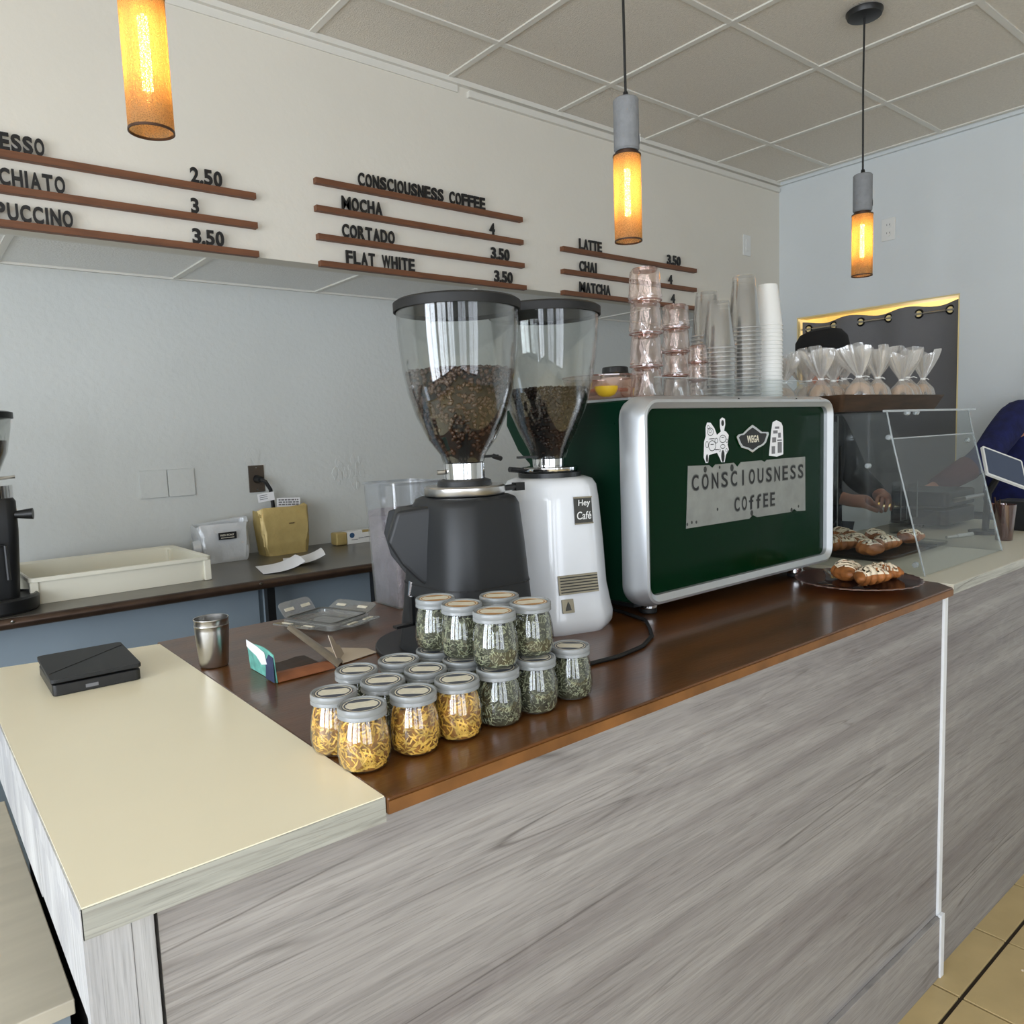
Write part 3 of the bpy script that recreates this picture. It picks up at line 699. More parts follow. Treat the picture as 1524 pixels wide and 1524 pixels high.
jar(jg[1], .672, .960, J, 'lower jar in the second row carrying an orange-lidded jar')
jar(jg[0], .757, .957, J, 'lower jar behind the fifth front jar, carrying an orange-lidded jar')
jar(jg[1], .524, 1.031, J, 'dark-lidded jar in the third row nearest the torn card box')
jar(jg[0], .597, 1.030, J, 'dark-lidded jar in the third row beside the black base plate')
jar(jg[1], .670, 1.034, J, 'lower jar in the third row carrying the leftmost orange-lidded jar')
jar(jo[0], .675, 1.036, J2, 'leftmost orange-labelled jar of the upper layer')
jar(jo[1], .679, .968, J2, 'orange-labelled upper jar between the leftmost one and the nearest one')
jar(jo[0], .683, .890, J2, 'nearest orange-labelled jar of the upper layer, stacked at the front')
jar(jo[1], .757, .972, J2, 'rear orange-labelled upper jar, mostly hidden, before the black grinder')
jar(jo[0], .760, .897, J2, 'rightmost orange-labelled jar of the upper layer')

# ------------------------------------------------------------------ coffee grinders
def beans(seed, n, rfun, z0, z1, ztop, size):
    rnd = random.Random(seed); g = G()
    def bean(p, s, rot):
        vs = []; 
        for (a, b, c) in ((1,0,0), (-1,0,0), (0,.68,0), (0,-.68,0), (0,0,.62), (0,0,-.62), (.62,.5,.0), (-.62,.5,0), (.62,-.5,0), (-.62,-.5,0)):
            v = rot @ Vector((a*s, b*s, c*s)); vs.append(v+Vector(p))
        g.add(vs, [(0,6,4), (6,2,4), (2,7,4), (7,1,4), (1,9,4), (9,3,4), (3,8,4), (8,0,4), (6,0,5), (2,6,5), (7,2,5), (1,7,5), (9,1,5), (3,9,5), (8,3,5), (0,8,5)])
    for k in range(n):
        a = rnd.uniform(0, 2*PI); z = z0+(z1-z0)*math.sqrt(rnd.random()); r = rfun(z)-size*.55
        rot = Matrix.Rotation(a, 3, 'Z') @ Matrix.Rotation(PI/2+rnd.uniform(-.35, .35), 3, 'Y') @ Matrix.Rotation(rnd.uniform(0, PI), 3, 'Z')
        bean((r*math.cos(a), r*math.sin(a), z), size*rnd.uniform(.85, 1.1), rot)
    R = rfun(z1)
    for k in range(int(n*.3)):
        a = rnd.uniform(0, 2*PI); r = R*math.sqrt(rnd.random())*.97
        bean((r*math.cos(a), r*math.sin(a), ztop(r)+rnd.uniform(-.001, .003)), size*rnd.uniform(.85, 1.1), Matrix.Rotation(rnd.uniform(0, 6), 3, 'Z') @ Matrix.Rotation(rnd.uniform(-.5, .5), 3, 'X'))
    return g
def hopper(t, z0, z1, zb, prof, lidr, beanmat, seed, n, size):
    """prof: (r, fraction of height) of the plastic cone; z0 bottom z1 top zb bean level (local)"""
    P = [(r, z0+(z1-z0)*h) for r, h in prof]
    def rf(z):
        for (r0, a), (r1, b) in zip(P, P[1:]):
            if z <= b: return r0+(r1-r0)*(z-a)/(b-a)-.003
        return P[-1][0]-.003
    inner = [(r-.0025, z) for r, z in reversed(P)]
    hp = build('hopper', G().lathe(P+inner, 56, close=True), 'glass', t, smooth=.7)
    zz = [z0+(zb-z0)*k/8 for k in range(9)]
    bm_ = build('bean_fill', G().lathe([(1e-5, z0+.001)]+[(max(rf(z)-size*1.0, .004), z) for z in zz[:-1]]+[(rf(zb)-size*1.1, zb-.004), (rf(zb)*.5, zb+.004), (1e-5, zb+.008)], 32), 'beanshade', t, smooth=SM, kind='stuff')
    build('coffee_beans', beans(seed, n, rf, z0+.004, zb, lambda r: zb+.006*(1-r/rf(zb)), size), beanmat, bm_, kind='stuff', smooth=2)
    R = P[-1][0]
    build('hopper_lid', G().lathe([(1e-5, z1+.010), (R*.6, z1+.012), (R-.002, z1+.012), (R+.004, z1+.008), (R+.004, z1-.008), (R+.001, z1-.008), (R+.001, z1), (1e-5, z1)], 56), 'rubber', t, smooth=SM)
    return hp

# black grinder
t = thing('coffee_grinder', 'large matt black coffee grinder with full bean hopper', 'coffee grinder', (.872, 1.215, CT))
hopper(t, .378, .672, .550, [(.040, 0), (.0445, .05), (.066, .15), (.087, .30), (.101, .45), (.109, .60), (.115, .8), (.1175, 1)], .12, 'bean', 5, 1050, .0062)
build('collar', G().lathe([(1e-5, .345), (.040, .345), (.041, .376), (.036, .378), (1e-5, .378)], 36), 'chrome', t, smooth=SM)
build('collar_screw', G().tube([(-.041, .006, .360), (-.055, .012, .360)], .0045, 10), 'steel', t)
build('collar_base', G().lathe([(1e-5, .333), (.054, .333), (.052, .342), (.042, .346), (1e-5, .346)], 36), 'black', t, smooth=SM)
build('adjusting_ring', G().lathe([(1e-5, .315), (.077, .315), (.079, .318), (.079, .330), (.076, .333), (1e-5, .333)], 48), 'steel', t, smooth=SM)
build('adjusting_lever', G().tube([(.06, -.03, .322), (.115, -.015, .322)], .006, 10).box((.112, -.022, .314), (.135, -.008, .330)), 'black', t, smooth=SM)
build('hopper_gate', G().box((-.01, -.016, .384), (.075, .006, .389)).tube([(.07, -.005, .386), (.09, -.004, .380)], .005, 8), 'black', t)
n = 6
rg = [ring3(.222, .25, .055, 0, .0, .01, n), ring3(.218, .245, .055, .02, 0, .01, n), ring3(.205, .225, .055, .10, 0, .008, n), ring3(.190, .205, .055, .22, 0, .004, n), ring3(.178, .186, .055, .296, 0, 0, n), ring3(.168, .176, .055, .308, 0, 0, n), ring3(.150, .155, .05, .313, 0, 0, n)]
build('body', G().loft([[Vector(p) for p in r] for r in rg]), 'blackm', t, smooth=.7)
build('panel_seam', G().loft([[Vector(p) for p in ring3(.2015, .2205, .055, .1435, 0, .007, n)], [Vector(p) for p in ring3(.2005, .2195, .055, .1465, 0, .007, n)]]), 'rubber', t)
# dosing head, turned to the barista
DM = Matrix.Rotation(.35, 4, 'Z')
o2 = [(.085, .300), (.150, .285), (.165, .24), (.150, .195), (.09, .135), (.085, .13)]
build('dosing_head', G().prism([(y, z) for y, z in o2], DM @ Vector((-.055, 0, 0)), DM.to_3x3() @ Vector((0, 1, 0)), (0, 0, 1), DM.to_3x3() @ Vector((.11, 0, 0))), 'blackm', t, bevel=.008, seg=3)
SMX = Matrix.Rotation(1.05, 4, 'Z')
build('side_cowl', G().prism([(.06, .300), (.135, .292), (.155, .235), (.130, .190), (.092, .150), (.06, .145)], SMX @ Vector((-.05, 0, 0)), SMX.to_3x3() @ Vector((0, 1, 0)), (0, 0, 1), SMX.to_3x3() @ Vector((.10, 0, 0))), 'blackm', t, bevel=.008, seg=3)
build('spout', G().tube([(-.095, .055, .150), (-.098, .062, .12)], [.008, .005], 10), 'chrome', t, smooth=SM)
build('fork', G().box((-.115, .03, .07), (-.108, .04, .125)).box((-.15, .03, .068), (-.10, .045, .073)), 'black', t)
build('side_knob', G().cyl((0,0), .019, 0, .022, 24, mtx=Matrix.Translation((-.104, -.035, .112)) @ Matrix.Rotation(-PI/2, 4, 'Y')), 'steel', t, smooth=SM)
build('base_plate', G().loft([[Vector((.155*math.cos(a)*1.0, .06+.175*math.sin(a), z)) for a in [2*PI*k/48 for k in range(48)]] for z in (0, .010)]), 'black', t, smooth=SM, bevel=.002)
t.children[0]
# white grinder
t = thing('coffee_grinder', 'white enamelled coffee grinder with pewter plaques, beside the green machine', 'coffee grinder', (1.147, 1.272, CT), -.30)
hopper(t, .372, .688, .520, [(.038, 0), (.046, .07), (.064, .18), (.084, .33), (.100, .50), (.110, .68), (.116, .84), (.1185, 1)], .12, 'beandark', 6, 900, .0058)
build('collar', G().lathe([(1e-5, .352), (.036, .352), (.037, .371), (1e-5, .372)], 36), 'chrome', t, smooth=SM)
build('collar_knurl', G().lathe([(1e-5, .342), (.062, .342), (.064, .345), (.064, .352), (.060, .354), (1e-5, .354)], 60, fn=lambda r, z, a, j: r*(1+.02*math.sin(24*a)) if r > .05 else r), 'chrome', t, smooth=.9)
build('collar_base', G().lathe([(1e-5, .330), (.070, .330), (.070, .341), (1e-5, .342)], 40), 'black', t, smooth=SM)
build('adjusting_lever', G().tube([(-.06, .0, .347), (-.10, -.01, .352)], .006, 8), 'black', t)
build('hopper_gate', G().box((-.075, -.008, .374), (.02, .008, .379)), 'black', t)
def oct8(w, d, c, z, cx=0, cy=0):
    x, y = w/2, d/2; base = [(-x+c, -y), (x-c, -y), (x, -y+c), (x, y-c), (x-c, y), (-x+c, y), (-x, y-c), (-x, -y+c)]
    o = []
    for k in range(8):           # round each corner a little
        p, a, b = Vector(base[k]), Vector(base[k-1]), Vector(base[(k+1) % 8])
        r = min(.014, c*.35)
        o += [p+(a-p).normalized()*r, p+((a-p).normalized()+(b-p).normalized())*r*.28, p+(b-p).normalized()*r]
    return [Vector((p.x+cx, p.y+cy, z)) for p in o]
rg = [oct8(.216, .245, .055, .0, .0, 0), oct8(.228, .262, .058, .012, .0, 0), oct8(.230, .265, .058, .030, .0, 0), oct8(.222, .256, .058, .055, .0, 0), oct8(.210, .243, .056, .095, .0, 0), oct8(.206, .226, .055, .19, 0, 0), oct8(.196, .21, .054, .285, 0, 0), oct8(.190, .20, .052, .312, 0, 0), oct8(.176, .182, .048, .325, 0, 0), oct8(.148, .15, .042, .331, 0, 0)]
build('body', G().loft(rg), 'gwhite', t, smooth=.75)
# plaques on the customer side
def plaque(x0, x1, z0, z1, y0, y1, mt_, nm):
    """x,z range; y0 at z0 and y1 at z1 (local, leaning with the body)"""
    up = Vector((0, y1-y0, z1-z0))
    return build(nm, G().prism([(x0, 0), (x1, 0), (x1, 1), (x0, 1)], (0, y0, z0), (1,0,0), up, (0, -.002, 0)), mt_, t)
yb = lambda z: -(.122 if z < .1 else .113-(z-.19)/.095*.008)-.0015
pq = plaque(.004, .046, .235, .290, yb(.235)-.001, yb(.29)-.001, 'plaquedark', 'name_plaque')
build('plaque_rim', G().box((.003, yb(.235)-.004, .233), (.047, yb(.235)-.0025, .236)).box((.003, yb(.29)-.004, .288), (.047, yb(.29)-.0025, .291)), 'plaque', pq)
g = G(); put_text(g, 'Hey', (.013, yb(.268)-.0035, .268), (1,0,0), (0,-.08,1), .028, .017, (0,-1,0), .0006, .01)
put_text(g, 'Café', (.008, yb(.243)-.0035, .243), (1,0,0), (0,-.08,1), .034, .017, (0,-1,0), .0006, .01)
build('lettering', g, 'white', pq)
z0, z1 = .088, .128
g = G().prism([(-.045, 0), (.058, 0), (.085, 0), (.085, 1), (.056, 1), (-.045, 1)], (0, -.1245, z0), (1,0,0), (0, .006, z1-z0), (0, -.002, 0))
pq = build('rating_plaque', G().prism([(-.044, 0), (.049, 0), (.049, 1), (-.044, 1)], (0, -.1255, z0), (1,0,0), (0, .0065, z1-z0), (0, -.002, 0)), 'plaque', t)
g = G()
for k in range(6): g.box((-.040, -.1282+k*.001, z0+.004+k*.006), (.048, -.1272+k*.001, z0+.0062+k*.006))
build('engraved_lines', g, 'plaquedark', pq)
pq = build('small_plaque', G().prism([(-.040, 0), (-.013, 0), (-.013, 1), (-.040, 1)], (0, -.1318, .050), (1,0,0), (0, .006, .028), (0, -.002, 0)), 'plaque', t)
g = G().prism([(-.034, .2), (-.020, .2), (-.022, .55), (-.026, .85), (-.030, .55)], (0, -.1342, .050), (1,0,0), (0, .006, .028), (0, -.0005, 0))
build('emblem', g, 'plaquedark', pq)
# cable on the counter
o = build('power_cable', G().tube([(.90, .985, CT+.004), (.97, .978, CT+.004), (1.04, .972, CT+.004), (1.12, .985, CT+.004), (1.19, 1.02, CT+.004), (1.24, 1.07, CT+.004), (1.275, 1.11, CT+.006), (1.30, 1.20, CT+.006), (1.32, 1.40, CT+.006)], .0042, 8), 'rubber', smooth=SM)
tag(o, 'black cable curving on the brown counter in front of the white grinder', 'cable')

# ------------------------------------------------------------------ clear bin of grounds, steel cups, lid, torn box, terminal
t = thing('storage_bin', 'tall clear plastic bin of mauve-grey grounds behind the black grinder', 'container', (1.03, 1.71, CT))
def binring(w, d, z): return [Vector(p) for p in ring3(w, d, .012, z, n=3)]
g = G().loft([binring(.128, .138, .001), binring(.148, .158, .318)], cap=False); g.loft([binring(.143, .153, .318), binring(.124, .134, .004)], cap=False)
g.loft([binring(.128, .138, .001), binring(.124, .134, .001)])
build('bin_shell', g, 'binplastic', t, smooth=SM)
build('bin_rim', G().loft([binring(.148, .158, .318), binring(.154, .164, .318), binring(.154, .164, .312), binring(.148, .158, .312), binring(.143, .153, .318)], cap=False), 'binplastic', t)
rnd = random.Random(2)
top = [Vector((p[0], p[1], .232+rnd.uniform(-.012, .016))) for p in ring3(.137, .147, .012, 0, n=3)]
build('ground_coffee', G().loft([binring(.121, .131, .004), top, [Vector((p.x*.5, p.y*.5, .25)) for p in top]]), 'grounds', t, kind='stuff', smooth=SM)

for k, dz in ((0, 0), (1, .012)):
    o = build('steel_cup', G().lathe([(1e-5, .001), (.0255, .001), (.027, .004), (.0318, .072), (.0318, .080), (.0330, .082), (.0325, .0835), (.0308, .083), (.0304, .072), (.0258, .006), (1e-5, .005)], 40), 'steel', smooth=SM)
    o.location = (.462, 1.505, CT+.0005+dz)
    tag(o, 'outer stainless steel cup standing on the brown counter beside the cream one' if k == 0 else 'inner stainless steel cup nested in the other, only its rim showing', 'cup', 'nested steel cups')

t = thing('container_lid', 'clear plastic snap lid with raised locking flaps lying on the brown counter', 'lid', (.772, 1.655, CT+.004), .35)
build('lid_panel', G().loft([[Vector(p) for p in ring3(.135, .165, .02, 0)], [Vector(p) for p in ring3(.135, .165, .02, .012)], [Vector(p) for p in ring3(.122, .152, .016, .014)], [Vector(p) for p in ring3(.118, .148, .016, .006)]]), 'traylid', t, smooth=SM)
build('seal', G().loft([[Vector(p) for p in ring3(.122, .152, .016, .0145)], [Vector(p) for p in ring3(.122, .152, .016, .017)], [Vector(p) for p in ring3(.114, .144, .014, .017)], [Vector(p) for p in ring3(.114, .144, .014, .0145)], [Vector(p) for p in ring3(.122, .152, .016, .0145)]], cap=False), 'seal', t)
for k, (ax, tilt) in enumerate(((0, .35), (PI/2, .75), (PI, .1), (1.5*PI, .05))):
    R_ = Matrix.Rotation(ax, 4, 'Z'); off = .068 if k % 2 == 0 else .083; w = .13 if k % 2 == 0 else .10
    mt = R_ @ Matrix.Translation((off, 0, .008)) @ Matrix.Rotation(-tilt*1.2, 4, 'Y')
    g = G(); a = [mt @ Vector((x, y, 0)) for x, y in rrect(.044, w, .012, 4, .022, 0)]; b = [mt @ Vector((x, y, .003)) for x, y in rrect(.044, w, .012, 4, .022, 0)]
    g.loft([a, b]); fl_ = build('flap', g, 'traylid', t, smooth=SM)
    g = G()
    for s in (-1, 1): g.box((.018, s*w*.26-.014, .003), (.026, s*w*.26+.014, .0045), mt)
    build('slot', g, 'labelcream', fl_)

t = thing('torn_box', 'opened card box with teal print and torn flaps on the brown counter', 'box', (.55, 1.38, CT))
Pc = Vector((.507, 1.305, CT+.001)); 
build('printed_side', G().sheet(lambda u, v: Vector((.507-.004*v, 1.305+.128*u, CT+.001+v*(.052+.012*math.sin(u*5)*.3+.006*u)))-Vector((0,0,0)), 6, 3, .0016), 'teal', t, world=True)
s = G().prism([(1.305, CT+.002), (1.345, CT+.002), (1.340, CT+.036), (1.325, CT+.050), (1.305, CT+.048)], (.5022, 0, 0), (0,1,0), (0,0,1), (-.0006, 0, 0))
build('dark_print', s, 'indigo', t, world=True)
s = G().prism([(1.335, CT+.030), (1.36, CT+.024), (1.385, CT+.036), (1.41, CT+.040), (1.432, CT+.045), (1.432, CT+.058), (1.38, CT+.055), (1.345, CT+.050)], (.5018, 0, 0), (0,1,0), (0,0,1), (-.0006, 0, 0))
build('white_print', s, 'paper', t, world=True)
build('bottom_flap', G().sheet(lambda u, v: Vector((.509+.112*u, 1.303+.004*u+.055*v, CT+.002+.010*math.sin(PI*v)*(1-u*.3))), 8, 5, .0014), 'cardbrown', t, world=True)
build('inner_floor', G().sheet(lambda u, v: Vector((.509+.105*u, 1.355+.075*v, CT+.002+.002*math.sin(9*u))), 6, 4, .0012), 'darkwood', t, world=True)
build('open_flap', G().sheet(lambda u, v: Vector((.626, 1.308, CT+.002)).lerp(Vector((.582, 1.43, CT+.064)), u)+Vector((.030, .030, -.002))*v*(1-.35*u)+Vector((0, 0, .004*math.sin(PI*v))), 8, 4, .0014), 'foil', t, world=True)
g = G().prism([(0, 0), (.050, .0), (.046, .022), (.032, .026), (.024, .048), (.008, .056), (.002, .03)], (.640, 1.335, CT+.004), (.62, .75, .05), (-.25, .2, .9), (.001, -.001, 0))
build('torn_flap', g, 'card', t, world=True)
build('torn_flap', G().sheet(lambda u, v: Vector((.645+.085*u, 1.325+.02*u+.10*v*(1-.6*u), CT+.002+.012*v*(1-u))), 5, 4, .0012), 'card', t, world=True)

t = thing('card_terminal', 'flat black card terminal with hinged top lying on the cream countertop', 'card terminal', (.262, 1.60, CT+.0022), -.02)
build('base', G().loft([[Vector(p) for p in ring3(.142, .176, .008, z)] for z in (0, .020)]), 'black', t, bevel=.002)
mt = Matrix.Translation((0, -.09, .0235)) @ Matrix.Rotation(.035, 4, 'X')
tp = build('hinged_top', G().loft([[mt @ Vector((x, y+.09, z)) for x, y, z in ring3(.146, .178, .008, zz)] for zz in (0, .007)]), 'blackm', t, bevel=.001)
build('crease', G().prism([(-.07, .0), (.07, .11), (.07, .1115), (-.07, .0015)], mt @ Vector((0, .04, .0072)), (1,0,0), (0,1,.035), (0,0,.0004)), 'rubber', tp)
build('side_button', G().box((-.02, -.0895, .006), (.0, -.0875, .012)), 'grey', t)

# ------------------------------------------------------------------ espresso machine
MX0, MX1, MY0, MZ0, MZ1 = 1.262, 2.080, 1.098, 1.100, 1.572
t = thing('espresso_machine', 'big dark green espresso machine with silver rim and CONSCIOUSNESS COFFEE sign', 'espresso machine', ((MX0+MX1)/2, 1.3, CT))
cx, cz = (MX0+MX1)/2, (MZ0+MZ1)/2; w, h = MX1-MX0, MZ1-MZ0
def mring(w_, h_, r, y): return [Vector((x, y, z)) for x, z in rrect(w_, h_, r, 7, cx, cz)]
build('rim_frame', G().loft([mring(w-.010, h-.010, .045, MY0+.072), mring(w, h, .05, MY0+.060), mring(w, h, .05, MY0+.026), mring(w-.018, h-.018, .042, MY0+.002), mring(w-.030, h-.030, .036, MY0), mring(w-.058, h-.056, .022, MY0+.010), mring(w-.060, h-.058, .020, MY0+.024)], cap=False), 'alu', t, world=True, smooth=.45)
bp = build('back_panel', G().loft([mring(w-.056, h-.054, .022, MY0+.030), mring(w-.056, h-.054, .022, MY0+.020)]), 'green', t, world=True)
# body shell: side profile swept across
so = [(MY0+.06, MZ0+.006), (MY0+.06, MZ1-.006), (1.585, MZ1-.010), (1.590, MZ1-.05), (1.545, 1.455), (1.50, 1.42), (1.50, 1.13), (1.60, 1.11), (1.60, MZ0-.005)]
build('body', G().prism(so, (MX0+.022, 0, 0), (0,1,0), (0,0,1), (w-.044, 0, 0)), 'greenside', t, world=True, bevel=.004)
build('side_seam', G().box((MX0+.0195, MY0+.10, 1.512), (MX0+.0225, 1.56, 1.516)), 'greenside', t, world=True)
build('top_tray', G().box((MX0+.03, MY0+.065, MZ1-.0065), (MX1-.03, 1.55, MZ1-.001)), 'alu', t, world=True)
rl = build('cup_guard', G().box((1.385, MY0+.066, MZ1-.001), (MX1-.035, MY0+.070, MZ1+.045)), 'acrylic', t, world=True)
build('guard_edge', G().box((1.385, MY0+.0655, MZ1+.045), (MX1-.035, MY0+.0705, MZ1+.0465)), 'acryledge', rl, world=True)
for x, y in ((1.355, 1.172), (1.955, 1.150), (1.355, 1.50), (1.955, 1.50)):
    ft = build('foot', G().lathe([(1e-5, CT+.012), (.021, CT+.012), (.0225, CT+.014), (.0225, CT+.034), (.016, CT+.036)], 28, (x, y, 0)), 'chrome', t, world=True, smooth=SM)
    build('rubber_pad', G().lathe([(1e-5, CT+.0005), (.019, CT+.0005), (.021, CT+.003), (.021, CT+.012), (1e-5, CT+.012)], 24, (x, y, 0)), 'rubber', ft, world=True, smooth=SM)
build('underside', G().box((MX0+.05, MY0+.08, MZ0-.012), (MX1-.05, 1.58, MZ0+.01)), 'black', t, world=True)
for x, z in ((1.62, MZ1-.008), (1.88, MZ1-.008), (2.0, MZ1-.010), (1.68, MZ0+.012)):
    build('rim_screw', G().cyl((0,0), .003, 0, .0015, 10, mtx=Matrix.Translation((x, MY0+.0045, z)) @ Matrix.Rotation(PI/2, 4, 'X')), 'black', t, world=True)
# barista side, seen only from beside
for x in (1.48, 1.86):
    gh = build('group_head', G().cyl((x, 1.545), .035, 1.29, 1.37, 24), 'chrome', t, world=True, smooth=SM)
    build('portafilter', G().cyl((x, 1.545), .034, 1.255, 1.289, 24).tube([(x, 1.575, 1.272), (x, 1.70, 1.262)], [.010, .014], 12), 'black', gh, world=True, smooth=SM)
build('drip_grid', G().box((MX0+.06, 1.50, 1.112), (MX1-.06, 1.60, 1.118)), 'steel', t, world=True)
# sign sheet on the panel
FY = MY0+.0195
sg = [(1.440, 1.411), (1.50, 1.4085), (1.513, 1.401), (1.525, 1.4085), (1.60, 1.409), (1.615, 1.398), (1.63, 1.409), (1.72, 1.409), (1.735, 1.404), (1.745, 1.409), (1.855, 1.409), (1.93, 1.4085), (1.932, 1.26), (1.89, 1.2625), (1.875, 1.270), (1.86, 1.2630), (1.70, 1.2645), (1.68, 1.272), (1.665, 1.264), (1.43, 1.2655)]
sg = [(x+.019 if x > 1.441 else x, z) for x, z in sg]
sn = build('name_sign', G().prism(sg, (0, FY, 0), (1,0,0), (0,0,1), (0, -.0015, 0)), 'signgrey', t, world=True, label='worn grey sign sheet lettered CONSCIOUSNESS COFFEE')
def stencil(g, s, x0, x1, z0, z1, y, grow, step=None):
    n = len(s); p = (x1-x0)/n
    for k, c in enumerate(s):
        wk = .20 if c in 'Ii' else 1
        w_ = p*.62*wk+grow*2; hh = z1-z0+grow*2
        dz = 0
        put_text(g, c.upper() if c not in 'fi' else c, (x0+p*k+(p*.62-p*.62*wk)/2-grow, y, z0-grow+dz), (1,0,0), (0,0,1), w_, hh, (0,-1,0), .0005, .012)
g = G(); stencil(g, 'CONSCIOUSNESS', 1.452, 1.952, 1.352, 1.388, FY-.0016, .0022)
stencil(g, 'COffEE', 1.620, 1.810, 1.288, 1.322, FY-.0016, .0022)
build('sprayed_halo', g, 'sprayhalo', sn, world=True)
g = G(); stencil(g, 'CONSCIOUSNESS', 1.452, 1.952, 1.352, 1.388, FY-.0022, 0)
stencil(g, 'COffEE', 1.620, 1.810, 1.288, 1.322, FY-.0022, 0)
build('sprayed_letters', g, 'letter', sn, world=True)
g = G()
for x, z, r in ((1.503, 1.399, .006), (1.61, 1.397, .007), (1.56, 1.401, .003), (1.88, 1.268, .005), (1.694, 1.277, .006), (1.55, 1.30, .003), (1.45, 1.278, .003), (1.433, 1.275, .003), (1.467, 1.277, .003), (1.915, 1.275, .003)):
    g.prism([(x+r*math.cos(a), z+1.3*r*math.sin(a)) for a in [k*PI/4 for k in range(8)]], (0, FY-.0016, 0), (1,0,0), (0,0,1), (0, -.0006, 0))
build('chipped_spots', g, 'sprayblack', sn, world=True, kind='stuff')
# stickers: (pixel-like outlines in local cm units)
def outline(g, pts, x, z, s, y, th=.0006, kx=1.5): g.prism([(x+a*s*kx, z+b*s) for a, b in pts], (0, y, 0), (1,0,0), (0,0,1), (0, -th, 0))
A = [(0,2), (.6,.4), (1.3,.4), (1.6,2.6), (4.2,3.1), (5.0,1.6), (5.6,.2), (6.6,.2), (7.0,2.2), (8.0,3.8), (7.6,5.2), (8.0,8.0), (7.2,9.0), (6.5,9.4), (6.9,11.2), (6.8,12.8), (5.9,13.2), (5.2,12.6), (5.2,10.6), (5.5,9.2), (4.2,8.2), (3.4,10.2), (2.2,11.8), (1.2,11.9), (.7,10.6), (.7,8.0), (.2,6.5)]
st = build('motorbike_sticker', (lambda g: (outline(g, A, 1.500, 1.411, .0083, FY), g)[1])(G()), 'paper', t, world=True, label='white sticker drawn with two riders on a sidecar motorbike')
g = G()
def blob(g, x, z, rx, rz, y, n=10, hole=0):
    if hole:
        o = [(x+rx*math.cos(a), z+rz*math.sin(a)) for a in [2*PI*k/n for k in range(n)]]
        i = [(x+(rx-hole)*math.cos(a), z+(rz-hole)*math.sin(a)) for a in [2*PI*k/n for k in range(n)]]
        g.add([(a, y, b) for a, b in o]+[(a, y, b) for a, b in i], [(k, (k+1) % n, (k+1) % n+n, k+n) for k in range(n)])
    else: g.add([(x+rx*math.cos(a), y, z+rz*math.sin(a)) for a in [2*PI*k/n for k in range(n)]], [tuple(range(n))])
q = .0083; ox, oz = 1.500, 1.411; yy = FY-.0010
for (a, b, rx, rz_, hl) in ((.95,1.7,.35,1.2,0), (6.0,2.0,.55,1.8,0), (2.6,5.2,1.2,1.6,.22), (6.0,7.0,1.1,1.2,.2), (2.1,9.2,1.0,1.2,.2), (2.0,9.4,.45,.5,.12), (6.0,11.6,.45,.9,0), (6.0,4.8,.8,.7,.2), (1.0,5.6,.5,1.0,.18), (7.3,6.4,.4,.6,.15), (3.9,6.6,.5,.8,.18), (2.6,5.6,.6,.12,0), (6.0,7.4,.5,.12,0), (4.0,4.0,.9,.16,0), (2.5,7.2,1.0,.14,0), (1.4,10.6,.4,.5,.15), (7.2,3.6,.35,.6,.14), (5.0,3.7,.3,.5,.12)):
    blob(g, ox+a*q*1.5, oz+b*q, rx*q*1.5, rz_*q, yy, 12, hl*q)
build('line_drawing', g, 'letter', st, world=True)
E1 = [(-5.2, .9), (-4.6, 1.6), (-3.2, 1.8), (-1.4, 3.3), (0, 4.2), (1.4, 3.3), (3.2, 2.0), (5.4, 1.9), (5.6, 1.3), (4.6, -1.2), (3.6, -2.0), (2.0, -2.6), (0, -3.8), (-1.6, -2.8), (-3.6, -2.2), (-4.4, -1.0)]
E2 = [(x*.84, z*.80) for x, z in E1]
em = build('maker_badge', (lambda g: (outline(g, E1, 1.697, 1.464, .0088, FY, .003), g)[1])(G()), 'chrome', t, world=True, bevel=.0006)
build('badge_field', (lambda g: (outline(g, E2, 1.697, 1.464, .0088, FY-.003, .0006), g)[1])(G()), 'black', em, world=True)
g = G(); put_text(g, 'WEGA', (1.672, FY-.0037, 1.456), (1,0,0), (0,0,1), .052, .018, (0,-1,0), .0006, .012)
build('badge_lettering', g, 'labelcream', em, world=True)
B_ = [(0,.5), (3.0,0), (5.4,.6), (5.4,5.4), (5.2,9.6), (4.6,10.8), (2.8,11.6), (1.4,11.0), (.8,8.0), (.4,4.0)]
st = build('building_sticker', (lambda g: (outline(g, B_, 1.775, 1.415, .0082, FY), g)[1])(G()), 'paper', t, world=True, label='white sticker printed with blue-grey blocks')
g = G(); q = .0082; ox, oz = 1.775, 1.415
for (a, b, c_, d_) in ((.9,1,2.2,3.4), (3.2,1.2,4.8,4.6), (1.1,4.6,2.6,6.2), (3.4,6.0,4.4,7.6), (1.5,7.4,3.2,8.4), (2.2,8.9,3.8,9.6), (3.0,5.0,4.8,5.4)):
    g.add([(ox+a*q*1.5, yy, oz+b*q), (ox+c_*q*1.5, yy, oz+b*q), (ox+c_*q*1.5, yy, oz+d_*q), (ox+a*q*1.5, yy, oz+d_*q)], [(0,1,2,3)])
build('block_print', g, 'grey', st, world=True)

